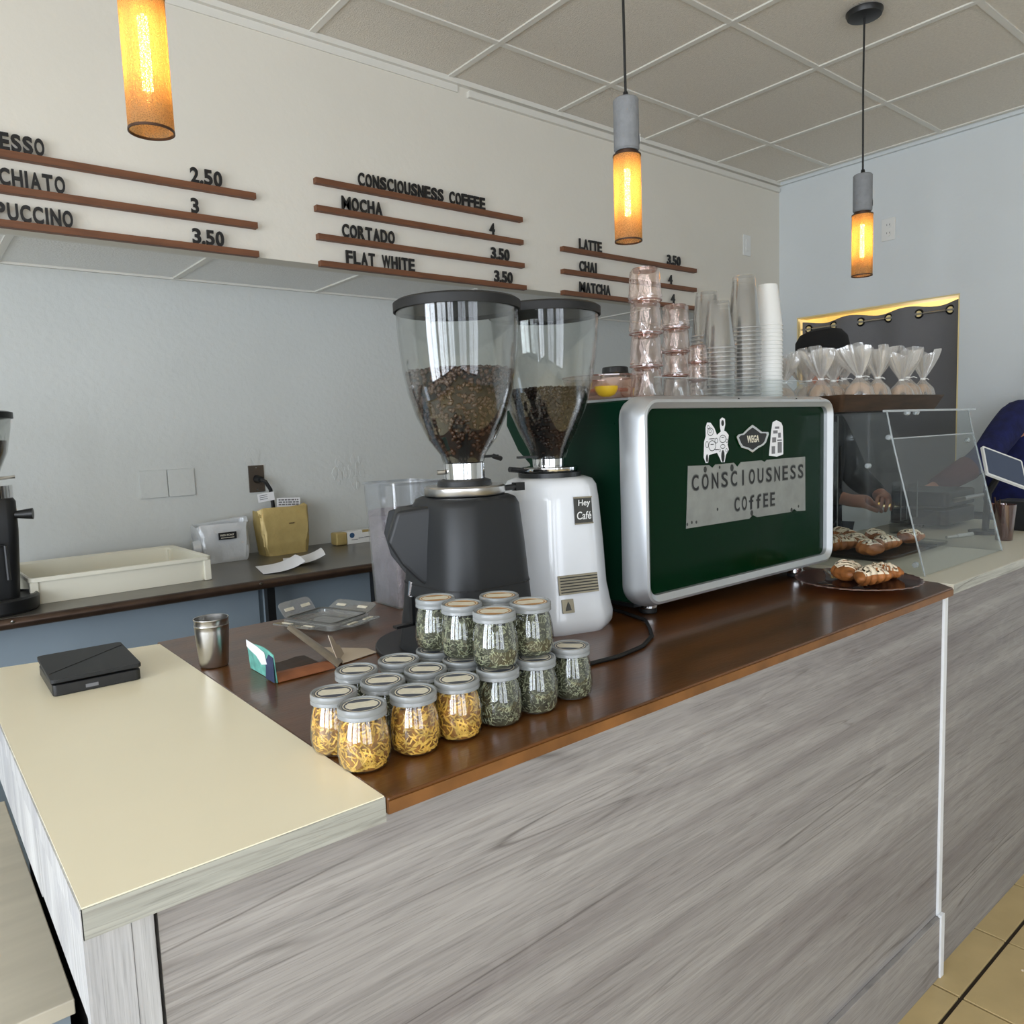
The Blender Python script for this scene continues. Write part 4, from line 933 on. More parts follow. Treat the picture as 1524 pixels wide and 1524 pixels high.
# ------------------------------------------------------------------ things on the machine
MT = MZ1-.0005
def tumbler(r0, r1, h, n=8, seed=0):
    """pressed-glass tumbler standing upside down: twisted facets"""
    t = thing('glass_tumbler', '-', 'glass')
    P = [(r1, 0), (r1, h*.12), (r1*.985, h*.2), (r0*1.03, h*.86), (r0, h*.96), (r0*.85, h)]
    def fn(r, z, a, j):
        tw = a+z/h*1.1
        return r*(1+.10*abs(math.cos(n/2*tw))*(1 if .1*h < z < .95*h else .2)-.06)
    vis = []
    for (ra, za), (rb, zb) in zip(P, P[1:]):
        for s in range(3): vis.append((ra+(rb-ra)*s/3, za+(zb-za)*s/3))
    vis.append(P[-1])
    build('glass_wall', G().lathe(vis, 48, fn=fn), 'pinkglass', t, smooth=.35)
    build('glass_base', G().lathe([(1e-5, h*.90), (r0*.82, h*.90), (r0*.86, h), (1e-5, h*.985)], 32), 'pinkrim', t, smooth=SM)
    build('rim', G().lathe([(r1-.002, .0), (r1+.0008, .0), (r1+.0008, .003), (r1-.002, .003)], 40, close=True), 'pinkrim', t)
    return t
ORD = ['first', 'second', 'third', 'fourth', 'fifth', 'sixth', 'seventh', 'eighth', 'ninth', 'tenth', 'eleventh', 'twelfth', 'thirteenth', 'fourteenth', 'fifteenth', 'sixteenth', 'seventeenth', 'eighteenth', 'nineteenth', 'twentieth']
NUM = ['bottom', 'second from bottom', 'third from bottom', 'top']
for (x, y, r0, r1, h, n, pitch, nm) in ((1.455, 1.250, .0340, .0395, .0775, 4, .0780, 'tall left stack of large pink tumblers'), (1.584, 1.262, .0305, .0350, .0590, 4, .0595, 'middle stack of short pink tumblers'), (1.588, 1.197, .0200, .0235, .0430, 3, .0435, 'small stack of pink espresso glasses')):
    p = tumbler(r0, r1, h)
    for k in range(n):
        lab = ['bottom glass', 'second glass from the bottom', 'third glass from the bottom', 'top glass'][k if k < n-1 else 3]+' of the '+nm
        if k == 0: p.location = (x, y, MT); p['label'] = lab; p['group'] = nm
        else: dup(p, (x, y, MT+pitch*k), .5*k, lab, nm)
def cupmesh(rt, rb, h, clearp):
    prof = [(rt, .004), (rt*.985, .012), (rt*.97, .016), (rb, h*.97), (rb*.94, h)]
    prof += [(rb*.90, h*.985), (1e-5, h*.985)]
    t = thing('plastic_cup' if clearp else 'paper_cup', '-', 'cup')
    build('cup_wall', G().lathe(prof, 36), 'cup' if clearp else 'white', t, smooth=.7)
    build('rolled_rim', G().lathe([(rt-.001, 0), (rt+.0018, .0005), (rt+.0022, .0022), (rt+.0005, .004), (rt-.001, .003)], 36, close=True), 'cuprim' if clearp else 'white', t, smooth=1.2)
    return t
for (x, y, rt, rb, h, n, pitch, cl, nm, gp) in (
    (1.828, 1.345, .044, .0300, .125, 18, .0105, 1, 'rear clear cup stack on the machine', 'clear cups, rear stack'),
    (1.735, 1.240, .042, .0275, .125, 12, .0118, 1, 'shorter front clear cup stack on the machine', 'clear cups, front stack'),
    (1.868, 1.252, .044, .0300, .145, 18, .0112, 1, 'tallest clear cup stack on the machine', 'clear cups, tallest stack'),
    (2.000, 1.262, .0400, .0275, .118, 20, .0109, 0, 'white cup stack on the machine', 'white paper cups')):
    p = cupmesh(rt, rb, h, cl)
    for k in range(n):
        one = 'clear cup' if cl else 'white cup'
        lab = 'topmost %s of the %s'%(one, nm) if k == n-1 else ('lowest %s of the %s'%(one, nm) if k == 0 else '%s %s from the top of the %s'%(ORD[n-1-k], one, nm))
        if k == 0: p.location = (x, y, MT); p['label'] = lab; p['group'] = gp
        else: dup(p, (x, y, MT+pitch*k), 0, lab, gp)
# dish with orange and lemon, lidded cup, upright glass behind
t = thing('glass_bowl', 'pink glass bowl at the left end of the machine top', 'bowl', (1.45, 1.385, MT))
build('bowl_wall', G().lathe([(1e-5, .001), (.085, .001), (.092, .006), (.108, .062), (.105, .062), (.089, .009), (1e-5, .004)], 40), 'pinkglass', t, smooth=SM)
build('rim', G().lathe([(.105, .062), (.109, .062), (.109, .065), (.105, .065)], 40, close=True), 'pinkrim', t)
o = build('lemon_half', G().lathe([(1e-5, .0), (.012, .0005), (.022, .006), (.029, .018), (.030, .026), (1e-5, .026)], 28), 'lemon', smooth=SM)
o.location = (1.392, 1.325, MT+.010); tag(o, 'yellow lemon half lying in the pink glass bowl', 'lemon')
for k, (x, y, r) in enumerate(((1.40, 1.38, .024), (1.47, 1.36, .026), (1.50, 1.42, .024))):
    o = build('orange_slice', G().lathe([(1e-5, 0), (r, 0), (r+.002, .004), (r, .009), (1e-5, .009)], 26, mtx=Matrix.Rotation(.25*k-.2, 4, 'X')), 'orangepeel', smooth=SM)
    o.location = (x, y, MT+.020+.006*k); tag(o, ['orange slice left of the lemon in the pink bowl', 'orange slice behind the lemon in the pink bowl', 'orange slice farthest back in the pink bowl'][k], 'orange', 'orange slices in the bowl')
t = thing('takeaway_cup', 'takeaway cup with black lid behind the pink bowl on the machine', 'cup', (1.565, 1.455, MT))
build('cup_body', G().lathe([(1e-5, 0), (.028, 0), (.038, .074), (.036, .074)], 32), 'white', t, smooth=SM)
build('lid', G().lathe([(.040, .070), (.0415, .074), (.0405, .079), (.036, .083), (.035, .097), (.032, .099), (.030, .095), (1e-5, .095)], 36), 'black', t, smooth=.5)

# ------------------------------------------------------------------ pastry case
A0, A1 = 2.172, 2.742; CB = 1.44; CZ = CT-.001
t = thing('pastry_case', 'clear acrylic pastry case on the pale counter right of the machine', 'display case', ((A0+A1)/2, 1.15, CZ))
for x in (A0, A1):
    tz = 1.455 if x == A0 else 1.425
    sp = build('side_panel', G().prism([(.892, CZ), (.985, 1.449), (1.0, 1.522), (CB, 1.522), (CB, CZ)], (x-.0025, 0, 0), (0,1,0), (0,0,1), (.005, 0, 0)), 'acrylic', t, world=True)
    build('panel_edge', G().tube([(x, .890, CZ+.001), (x, .984, 1.449), (x, .999, 1.522)], .0026, 6).tube([(x, CB, 1.522), (x, CB, CZ)], .0022, 6), 'acryledge', sp, world=True)
tp = build('top_panel', G().box((A0-.04, .992, 1.5225), (A1+.035, CB+.005, 1.5275)), 'acrylic', t, world=True)
build('panel_edge', G().box((A0-.04, .9905, 1.522), (A1+.035, .992, 1.528)), 'acryledge', tp, world=True)
fp = build('front_panel', G().prism([(.888, CZ+.004), (.980, 1.446), (.984, 1.446), (.892, CZ+.004)], (A0+.003, 0, 0), (0,1,0), (0,0,1), (A1-A0-.006, 0, 0)), 'acrylic', t, world=True)
build('panel_edge', G().tube([(A0+.003, .982, 1.448), (A1-.003, .982, 1.448)], .0022, 6), 'acryledge', fp, world=True)
build('back_panel', G().box((A0+.003, CB-.003, CZ+.002), (A1-.003, CB, 1.50)), 'acrylic', t, world=True)
build('back_post', G().box((2.44, CB-.010, CZ+.002), (2.455, CB-.003, 1.50)), 'acrylic', t, world=True)
for x, y, z in ((A0, .992, 1.452), (A0, 1.05, 1.372), (A0, .915, 1.10), (A1, 1.0, 1.425), (2.30, 1.0, 1.519), (2.36, 1.0, 1.519)):
    build('hinge_knob', G().lathe([(1e-5, -.008), (.007, -.007), (.009, 0), (.007, .007), (1e-5, .008)], 14, mtx=Matrix.Translation((x, y, z)) @ Matrix.Rotation(PI/2, 4, 'Y')), 'acryledge', t, world=True, smooth=SM)
build('door_handle', G().tube([(2.30, CB-.016, 1.205), (2.66, CB-.016, 1.185), (2.67, CB-.016, 1.178), (2.66, CB-.016, 1.171), (2.30, CB-.016, 1.187)], .0028, 6), 'acryledge', t, world=True)
t = thing('leaflet_holder', 'small clear acrylic leaflet holder on the back of the pastry case', 'holder', (2.68, CB, 1.27))
g = G().box((2.95, 1.33, 1.12), (3.09, 1.334, 1.265)).box((2.95, 1.30, 1.12), (3.09, 1.304, 1.20)).box((2.95, 1.30, 1.118), (3.09, 1.334, 1.122)).box((2.948, 1.30, 1.12), (2.952, 1.334, 1.25)).box((3.088, 1.30, 1.12), (3.092, 1.334, 1.25))
t.location = (3.02, 1.32, CZ); t['label'] = 'small clear acrylic leaflet holder standing behind the pastry case'
build('holder_shell', g, 'acrylic', t, world=True)
build('holder_edge', G().tube([(2.95, 1.30, 1.262), (2.95, 1.30, 1.12), (3.09, 1.30, 1.12), (3.09, 1.30, 1.262)], .0018, 6).tube([(3.0, 1.30, 1.20), (3.0, 1.30, 1.12)], .0012, 6), 'acryledge', t, world=True)
build('holder_base', G().box((2.945, 1.285, CZ), (3.095, 1.34, 1.118)), 'acrylic', t, world=True)
# pastries
def pastry(seed, L=.085, wdt=.045, h=.036):
    """a filled, folded pastry: ridged oval roll with icing patches"""
    rnd = random.Random(seed); t = thing('pastry', '-', 'pastry')
    n, k = 26, 18; ph = [rnd.uniform(0, 6) for _ in range(4)]; rings = []
    for i in range(n+1):
        u = i/n; s = math.sin(PI*min(max(u, .015), .985))**.45; cxy = .018*math.sin(PI*u)
        r = []
        for j in range(k):
            a = 2*PI*j/k; rr = s*(1+.10*math.cos(2*PI*u*5+a*.8+ph[0])+.05*math.sin(3*a+ph[1]+u*8))
            r.append(Vector(((u-.5)*L, cxy+wdt/2*rr*math.cos(a), max(0, h/2+h/2*rr*math.sin(a)))))
        rings.append(r)
    build('dough', G().loft(rings), 'crust', t, smooth=1.2)
    # icing: cap over the upper side, broken
    vs = []; g = G()
    for i in range(4, n-4):
        for j in range(2, k//2-1):
            if rnd.random() < .72:
                q = [rings[i][j], rings[i+1][j], rings[i+1][j+1], rings[i][j+1]]
                up = [p+Vector((0, 0, .0018)) for p in q]; g.add(up+[p-Vector((0,0,.001)) for p in q], [(0,1,2,3), (7,6,5,4), (0,4,5,1), (1,5,6,2), (2,6,7,3), (3,7,4,0)])
    build('icing', g, 'cream2', t, smooth=1.2)
    return t
pp = [pastry(1), pastry(2, .095, .05, .038), pastry(3, .075, .052, .034)]
spots = [(2.44, 1.33, .4, 'at the left rear of the case'), (2.36, 1.22, -.5, 'beside the green machine'), (2.47, 1.215, .2, 'in the middle of the case'),
         (2.455, 1.115, -.2, 'nearest the front panel'), (2.565, 1.19, .5, 'right of centre'), (2.655, 1.12, 0, 'at the right end of the row'), (2.36, 1.12, .9, 'front left'), (2.56, 1.31, 1.0, 'at the back, centre')]
o = build('pastry_tray', G().loft([[Vector(p) for p in ring3(.44, .36, .03, z, 2.51, 1.22)] for z in (CZ+.012, CZ+.014)]).tube([(p[0], p[1], CZ+.020) for p in ring3(.44, .36, .03, 0, 2.51, 1.22)], .003, 6, closed=True).box((2.32, 1.07, CZ), (2.34, 1.37, CZ+.012)).box((2.68, 1.07, CZ), (2.70, 1.37, CZ+.012)), 'acrylic')
tag(o, 'clear low tray inside the pastry case under the pastries', 'tray')
up_ = set()
def place_pastry(k, x, y, z, r, lab, grp, sc=1):
    p = pp[k % 3]
    if k % 3 not in up_: up_.add(k % 3); p.location = (x, y, z); p.rotation_euler = (0, 0, r); p['label'] = lab; p['group'] = grp; p.scale = (sc,)*3
    else: dup(p, (x, y, z), r, lab, grp, sc)
for k, (x, y, r, lab) in enumerate(spots): place_pastry(k, x, y, CZ+.0145, r, 'iced golden pastry in the clear case, '+lab, 'pastries in the case', 1.3)
# plate
t = thing('glass_plate', 'purplish ribbed glass plate at the right end of the brown counter', 'plate', (1.945, .965, CT+.0005))
build('plate_dish', G().lathe([(1e-5, .0), (.085, .0), (.09, .003), (.148, .016), (.152, .017), (.152, .019), (.146, .019), (.088, .006), (1e-5, .004)], 64, fn=lambda r, z, a, j: r*(1+(.012*math.cos(32*a) if r > .12 else 0))), 'plate', t, smooth=.9)
build('rim', G().lathe([(.149, .0165), (.154, .0175), (.153, .0195), (.149, .019)], 64, close=True, fn=lambda r, z, a, j: r*(1+.012*math.cos(32*a))), 'pinkrim', t)
for k, (x, y, r, lab) in enumerate(((1.935, .915, -.35, 'nearest the camera on the glass plate'), (1.975, .99, .3, 'rear one on the glass plate, darkest crust'), (2.015, .93, -.9, 'right one on the glass plate'))):
    place_pastry(k, x, y, CT+.0065, r, 'iced golden pastry, '+lab, 'pastries on the glass plate', 1.28)
o = build('marker_pen', G().tube([(2.90, 1.118, CZ+.007), (2.955, 1.105, CZ+.007)], .005, 12).tube([(2.956, 1.105, CZ+.007), (3.04, 1.085, CZ+.007)], [.0068, .0072], 12), 'white', smooth=SM)
tag(o, 'white marker pen lying on the pale counter behind the case', 'pen')

# wooden tray and wrapped doughnuts on top of the case
t = thing('wooden_tray', 'dark wooden tray with flared sides on top of the pastry case', 'tray', (2.425, 1.262, 1.528), -.055)
ou = [[Vector(p) for p in ring3(.560, .330, .012, 0)], [Vector(p) for p in ring3(.606, .376, .014, .048)], [Vector(p) for p in ring3(.590, .360, .012, .048)], [Vector(p) for p in ring3(.546, .316, .010, .008)]]
build('tray_body', G().loft(ou), 'darkwood', t, smooth=.3)
def ring_torus(R, r, n=28, m=12, mtx=None):
    g = G(); vs = []
    for i in range(n):
        a = 2*PI*i/n
        for j in range(m):
            b = 2*PI*j/m; p = Vector(((R+r*math.cos(b))*math.cos(a), (R+r*math.cos(b))*math.sin(a), r*math.sin(b)*1.05)); vs.append(mtx @ p if mtx else p)
    fs = [(i*m+j, ((i+1) % n)*m+j, ((i+1) % n)*m+(j+1) % m, i*m+(j+1) % m) for i in range(n) for j in range(m)]
    return g.add(vs, fs)
def wrapped(seed):
    rnd = random.Random(seed); t = thing('wrapped_doughnut', '-', 'wrapped pastry')
    mt = Matrix.Translation((0, 0, .042)) @ Matrix.Rotation(PI/2, 4, 'X')
    d = build('doughnut', ring_torus(.025, .0155, mtx=mt), 'doughnut', t, smooth=SM)
    build('filling', G().cyl((0,0), .0125, -.010, .010, 18, mtx=mt), 'choc', d)
    ph = [rnd.uniform(0, 6) for _ in range(6)]; prof = [(.012, .001), (.034, .004), (.044, .022), (.045, .045), (.038, .066), (.022, .082), (.010, .092), (.0065, .098), (.010, .106), (.020, .122), (.031, .142), (.040, .162), (.046, .182), (.047, .190)]
    def fn(r, z, a, j):
        c = abs(math.cos(a)); f = r*(.62+.38*c)
        if z > .09: f = r*(.42+.70*c)*(1+.20*math.sin(9*a+ph[0])+.10*math.sin(17*a+ph[1]))
        else: f *= 1+.05*math.sin(7*a+ph[2]+40*z)+.03*math.sin(13*a+ph[3])
        return f
    g = G().lathe(prof, 56, fn=fn)
    g.v = [(x+.25*max(0, z-.10)*math.sin(ph[4]), y, z+(.010*math.sin(2.2*math.atan2(y, x)+ph[5])*max(0, z-.1)/.09)) for x, y, z in g.v]
    build('cellophane_bag', g, 'film', t, smooth=.9)
    build('twist_tie', G().lathe([(.0068, .095), (.0082, .096), (.0082, .100), (.0068, .101)], 14, close=True).tube([(.006, .0, .098), (.02, -.003, .100), (.030, -.004, .096)], .0012, 6), 'white', t)
    return t
wp = [wrapped(1), wrapped(2), wrapped(3)]
WS = [(2.205, 1.335, .1, .92), (2.275, 1.40, -.3, .9), (2.265, 1.245, .3, .98), (2.345, 1.33, .0, 1.0), (2.335, 1.16, -.2, 1.0), (2.425, 1.40, .2, .98), (2.425, 1.255, .1, 1.02), (2.425, 1.145, .5, .98), (2.515, 1.34, -.3, 1.05), (2.515, 1.19, .3, 1.0), (2.60, 1.27, .2, 1.05), (2.595, 1.13, -.1, 1.0), (2.683, 1.118, .5, .96), (2.60, 1.395, .1, .98), (2.34, 1.245, -.2, .94), (2.52, 1.115, .2, .9)]
WL = ['far left rear, before the black cap', 'rear row, second from left', 'left, behind the machine corner', 'second row, left of centre', 'front row, leftmost', 'rear row, third from left', 'second row, centre', 'front row, second from left', 'rear row, rightmost', 'front row, third from left', 'second row, rightmost and tallest', 'front row, second from right', 'rightmost, standing apart', 'back right corner', 'second row, left', 'front row, centre, shortest']
for k, ((x, y, r, s), lab) in enumerate(zip(WS, WL)):
    lab = 'film-wrapped doughnut on the wooden tray, '+lab
    if k < 3: p = wp[k]; p.location = (x, y, 1.5365); p.rotation_euler = (0, 0, r-.65); p.scale = (s,)*3; p['label'] = lab; p['group'] = 'wrapped doughnuts on the tray'
    else: dup(wp[k % 3], (x, y, 1.5365), r-.65, lab, 'wrapped doughnuts on the tray', s)

# ------------------------------------------------------------------ till corner
t = thing('tablet_till', 'small tablet till on a black stand at the right edge', 'tablet', (3.10, 1.02, CZ))
mt = Matrix.Translation((3.085, 1.0, 1.318)) @ Matrix.Rotation(-.30, 4, 'Z') @ Matrix.Rotation(-.55, 4, 'X') @ Matrix.Rotation(.42, 4, 'Y')
g = G(); g.loft([[mt @ Vector((x, y, z)) for x, z in rrect(.175, .125, .008, 3)] for y in (0, .009)])
tb = build('tablet', g, 'white', t, world=True)
g = G(); g.loft([[mt @ Vector((x, y, z)) for x, z in rrect(.160, .110, .004, 3)] for y in (-.0008, .0)])
build('screen', g, 'screen', tb, world=True)
build('stand', G().tube([mt @ Vector((0, .01, 0)), (3.11, 1.06, 1.22), (3.12, 1.07, CZ+.012)], .012, 10).cyl((3.12, 1.07), .055, CZ, CZ+.012, 28), 'black', t, world=True, smooth=SM)
o = thing('stirrer_glass', 'tall smoky glass of brown stirrers beside the tablet till', 'glass', (2.985, .965, CZ))
build('glass_wall', G().lathe([(1e-5, .001), (.026, .001), (.036, .125), (.0345, .125), (.025, .006), (1e-5, .006)], 28), 'plate', o, smooth=SM)
rnd = random.Random(8); g = G()
for k in range(16):
    a = rnd.uniform(0, 6.28); g.tube([(.014*math.cos(a), .014*math.sin(a), .008), (.030*math.cos(a+.4), .030*math.sin(a+.4), .13+rnd.uniform(-.03, .02))], .0022, 5)
build('stirrers', g, 'darkwood', o, kind='stuff')
t = thing('receipt_printer', 'black receipt printer at the right edge beyond the glass of stirrers', 'printer', (3.32, 1.0, CZ))
build('body', G().loft([[Vector(p) for p in ring3(.13, .17, .015, z)] for z in (0, .11)]), 'black', t, bevel=.004)
build('paper_slot', G().box((-.045, -.06, .1105), (.045, -.052, .1125)), 'steel', t)
t = thing('sandwich_press', 'black countertop press behind the pastry case', 'appliance', (3.28, 1.32, CZ))
build('lower_plate', G().loft([[Vector(p) for p in ring3(.30, .22, .03, z)] for z in (.015, .075)]), 'black', t, bevel=.004)
build('upper_plate', G().loft([[Vector(p) for p in ring3(.30, .22, .03, z)] for z in (.085, .145)]), 'blackm', t, bevel=.006)
build('handle', G().tube([(-.09, -.11, .11), (-.09, -.15, .12), (.09, -.15, .12), (.09, -.11, .11)], .009, 10), 'steel', t, smooth=SM)
for x in (-.11, .11): build('foot', G().cyl((x, 0), .012, 0, .015, 12), 'rubber', t)

# ------------------------------------------------------------------ curtain in the hatch
t = thing('hatch_curtain', 'charcoal grommet curtain hanging in the serving hatch', 'curtain', (XR+.05, 2.13, 2.06))
def cur(u, v):
    y = 2.585-.895*u; top = 2.112+.010*math.cos(2*PI*(2.55-y)/.33+1.2)+(.012*max(0, (u-.8)/.2))
    z = top-(top-1.02)*v
    return Vector((XR+.052+.018*math.sin(PI*(2.55-y)/.163)*(1-.3*v), y, z))
build('cloth', G().sheet(cur, 72, 14, .002), 'curtain', t, world=True, smooth=1.5)
gy_ = [2.55-.163*k for k in range(6)]
for y in gy_:
    u = (2.585-y)/.90; p = cur(u, .0)
    a = ring_torus(.021, .0055, 24, 8, Matrix.Translation((XR+.050, y, 2.076)) @ Matrix.Rotation(PI/2, 4, 'Y'))
    r_ = build('grommet', a, 'grommet', t, world=True, smooth=1.5)
    build('eyelet_gap', G().cyl((0,0), .017, -.0026, .0026, 20, mtx=Matrix.Translation((XR+.050, y, 2.076)) @ Matrix.Rotation(PI/2, 4, 'Y')), 'yellow', r_, world=True)
o = build('curtain_rod', G().tube([(XR+.050, HY1-.008, 2.076), (XR+.050, HY0+.008, 2.076)], .0055, 12), 'steel', smooth=SM)
tag(o, 'thin steel rod across the serving hatch carrying the charcoal curtain', 'curtain rod')

# ------------------------------------------------------------------ on the back counter
t = thing('dough_tray', 'long ivory plastic tray on the dark back counter', 'tray', (.575, 2.93, BC+.0005), .02)
def tr(w, d, z, r=.02): return [Vector(p) for p in ring3(w, d, r, z)]
build('tray_body', G().loft([tr(.515, .40, 0), tr(.530, .415, .072), tr(.550, .435, .072), tr(.550, .435, .084), tr(.542, .427, .085), tr(.522, .407, .078), tr(.505, .39, .004)]), 'traywhite', t, smooth=.5)
g = G()
for x, y in ((-.260, -.200), (.260, -.200), (-.260, .200), (.260, .200)): g.box((x-.012, y-.012, .0), (x+.012, y+.012, .072))
build('corner_rib', g, 'traywhite', t, bevel=.003)
def bag(name, lab, x, y, w, d, h, m, seed, rz=0):
    rnd = random.Random(seed); t = thing(name, lab, 'bag', (x, y, BC+.0005), rz); ph = [rnd.uniform(0, 6) for _ in range(6)]
    rings = []; F = [0, .03, .10, .22, .36, .5, .64, .78, .9, 1.0]
    for i, f in enumerate(F):
        ww = w*(.78+.22*f**.8); dd = d*(1-.45*f**2); r = []
        for q, (px, py) in enumerate(rrect(ww, dd, min(.02, dd*.4), 8)):
            a = math.atan2(py, px)
            k = 1+.03*math.sin(5*a+ph[0]+f*5)+.025*math.sin(11*a+ph[1]-f*9)+rnd.uniform(-.022, .022)
            zt = h*(.05*math.sin(3*a+ph[2])+.07*math.sin(2*a+ph[3])+.03*math.sin(9*a))*max(0, (f-.6)/.4)
            r.append(Vector((px*k, py*k, h*f+zt)))
        rings.append(r)
    inner = [Vector((p.x*.88, p.y*.7, p.z-.006)) for p in rings[-1]]; deep = [Vector((p.x*.82, p.y*.6, p.z-.06)) for p in rings[-1]]
    b = build('bag_body', G().loft(rings+[inner, deep]), m, t, smooth=.5)
    return t, b
t, b = bag('coffee_bag', 'open gold foil coffee bag below the brown outlet', 1.282, 3.13, .225, .12, .185, 'gold', 4)
build('rolled_lip', G().tube([(-.108, -.026, .172), (-.09, -.034, .158), (-.03, -.038, .146), (.04, -.038, .148), (.098, -.025, .178)], .006, 8), 'gold', b, smooth=SM)
build('crease_mark', G().box((.012, -.0545, .128), (.034, -.0495, .131)), 'choc', b)
t, b = bag('coffee_bag', 'silver-white plastic coffee bag with small black label', 1.028, 3.135, .215, .12, .165, 'silverbag', 9)
build('label', G().box((-.030, -.0640, .092), (.040, -.0580, .120)), 'letter', b)
g = G(); put_text(g, 'FRESH ROAST', (-.024, -.0643, .106), (1,0,0), (0,0,1), .054, .007, (0,-1,0), .0005, .01); g.box((-.022, -.0648, .098), (.030, -.0643, .100))
build('label_print', g, 'labelcream', b)
build('side_tuft', G().loft([[Vector((-.090-.03*f+.004*math.cos(a), -.02+(.03-.005*f)*math.cos(a), .055+(.045)*math.sin(a)*(1-.15*f))) for a in [2*PI*k/14 for k in range(14)]] for f in (0, .4, .8, 1)]), 'silverbag', b, smooth=SM)
t = thing('wrap_box', 'white and gold dispenser box against the wall right of the gold bag', 'box', (1.66, 3.16, BC))
build('box_body', G().box((1.58, 3.12, BC+.0005), (1.80, 3.175, BC+.058)), 'white', t, world=True, bevel=.001)
build('gold_end', G().box((1.525, 3.118, BC+.001), (1.579, 3.177, BC+.057)), 'gold', t, world=True, bevel=.006)
build('round_logo', G().cyl((0,0), .012, 0, .001, 22, mtx=Matrix.Translation((1.603, 3.12, BC+.040)) @ Matrix.Rotation(PI/2, 4, 'X')), 'blue', t, world=True)
g = G()
for x0_, x1_, z_ in ((1.60, 1.63, .018), (1.635, 1.66, .022), (1.662, 1.70, .024)): g.box((x0_, 3.1188, BC+z_), (x1_, 3.1196, BC+z_+.003))
build('print', g, 'grey', t, world=True)
build('gold_band', G().box((1.655, 3.119, BC+.048), (1.705, 3.13, BC+.0588)), 'gold', t, world=True)
for k, (x, y, rz_, lab) in enumerate(((1.105, 2.74, -.22, 'left curled white sheet on the dark back counter'), (1.235, 2.82, -.35, 'right curled white sheet on the dark back counter'))):
    o = build('paper_sheet', G().sheet(lambda u, v: Vector(((u-.5)*.15, (v-.5)*.19, .003+.030*u**3+.006*math.sin(PI*v)*u)), 12, 8, .0012), 'paper', smooth=1)
    o.location = (x, y, BC+.001+k*.003); o.rotation_euler = (0, 0, rz_); tag(o, lab, 'paper', 'curled papers')
# small black grinder cut by the left edge
t = thing('espresso_grinder', 'small black espresso grinder cut off by the left edge of the photo', 'coffee grinder', (.205, 2.72, BC))
build('base_dish', G().lathe([(1e-5, 0), (.108, 0), (.114, .008), (.115, .040), (.108, .046), (.100, .040), (1e-5, .038)], 44, (.01, -.01, 0)), 'black', t, smooth=SM)
build('body', G().loft([[Vector(p) for p in ring3(w_, d_, .03, z, -.0, .04)] for w_, d_, z in ((.15, .16, .03), (.16, .17, .10), (.175, .18, .24), (.175, .18, .325), (.165, .17, .335))]), 'black', t, smooth=.7)
build('collar', G().lathe([(1e-5, .335), (.088, .335), (.088, .372), (1e-5, .374)], 40, (0, .03, 0)), 'chrome', t, smooth=SM)
build('neck_fin', G().tube([(.05, .02, .392), (.095, .01, .396)], .005, 8), 'steel', t)
build('side_knob', G().tube([(.075, -.03, .285), (.125, -.045, .285)], [.010, .017], 16), 'black', t, smooth=SM)
build('fork', G().tube([(.03, -.06, .20), (.045, -.08, .20), (.045, -.085, .10)], .006, 8), 'black', t)
build('spout', G().tube([(-.01, -.07, .21), (-.01, -.075, .13)], [.02, .012], 14), 'chrome', t, smooth=SM)
hp = build('hopper', G().lathe([(.045, .374), (.055, .40), (.085, .47), (.098, .54), (.102, .575), (.100, .575), (.096, .54), (.083, .47), (.053, .40), (.043, .376)], 44, (0, .03, 0), close=True), 'glass', t, smooth=.7)
bb = build('coffee_beans', G().lathe([(1e-5, .378), (.042, .380), (.052, .40), (.080, .465), (.086, .505), (1e-5, .512)], 30, (0, .03, 0)), 'bean', hp, smooth=SM, kind='stuff')
build('hopper_lid', G().lathe([(1e-5, .592), (.095, .592), (.108, .588), (.108, .570), (.103, .570), (.103, .575), (1e-5, .575)], 44, (0, .03, 0)), 'black', t, smooth=SM)

# ------------------------------------------------------------------ people behind the counter
def skin_mesh(name, pts, edges, m, parent, root, sub=2, label=None):
    """pts: {key: (co, rx, ry)} -> continuous skinned surface"""
    ks = list(pts); ix = {k: i for i, k in enumerate(ks)}
    off = parent.location if parent else Vector((0,0,0))
    me = bpy.data.meshes.new(name)
    me.from_pydata([Vector(pts[k][0])-off for k in ks], [(ix[a], ix[b]) for a, b in edges if a in ix and b in ix], [])
    o = bpy.data.objects.new(name, me); C.objects.link(o); o.parent = parent
    md = o.modifiers.new('skin', 'SKIN'); md.use_smooth_shade = True
    if not me.skin_vertices: return o
    for k in ks:
        d = me.skin_vertices[0].data[ix[k]]; d.radius = (pts[k][1], pts[k][2]); d.use_root = (k == root)
    sb = o.modifiers.new('sub', 'SUBSURF'); sb.levels = sub; sb.render_levels = sub
    me.materials.append(M[m])
    if label: o['label'] = label
    return o
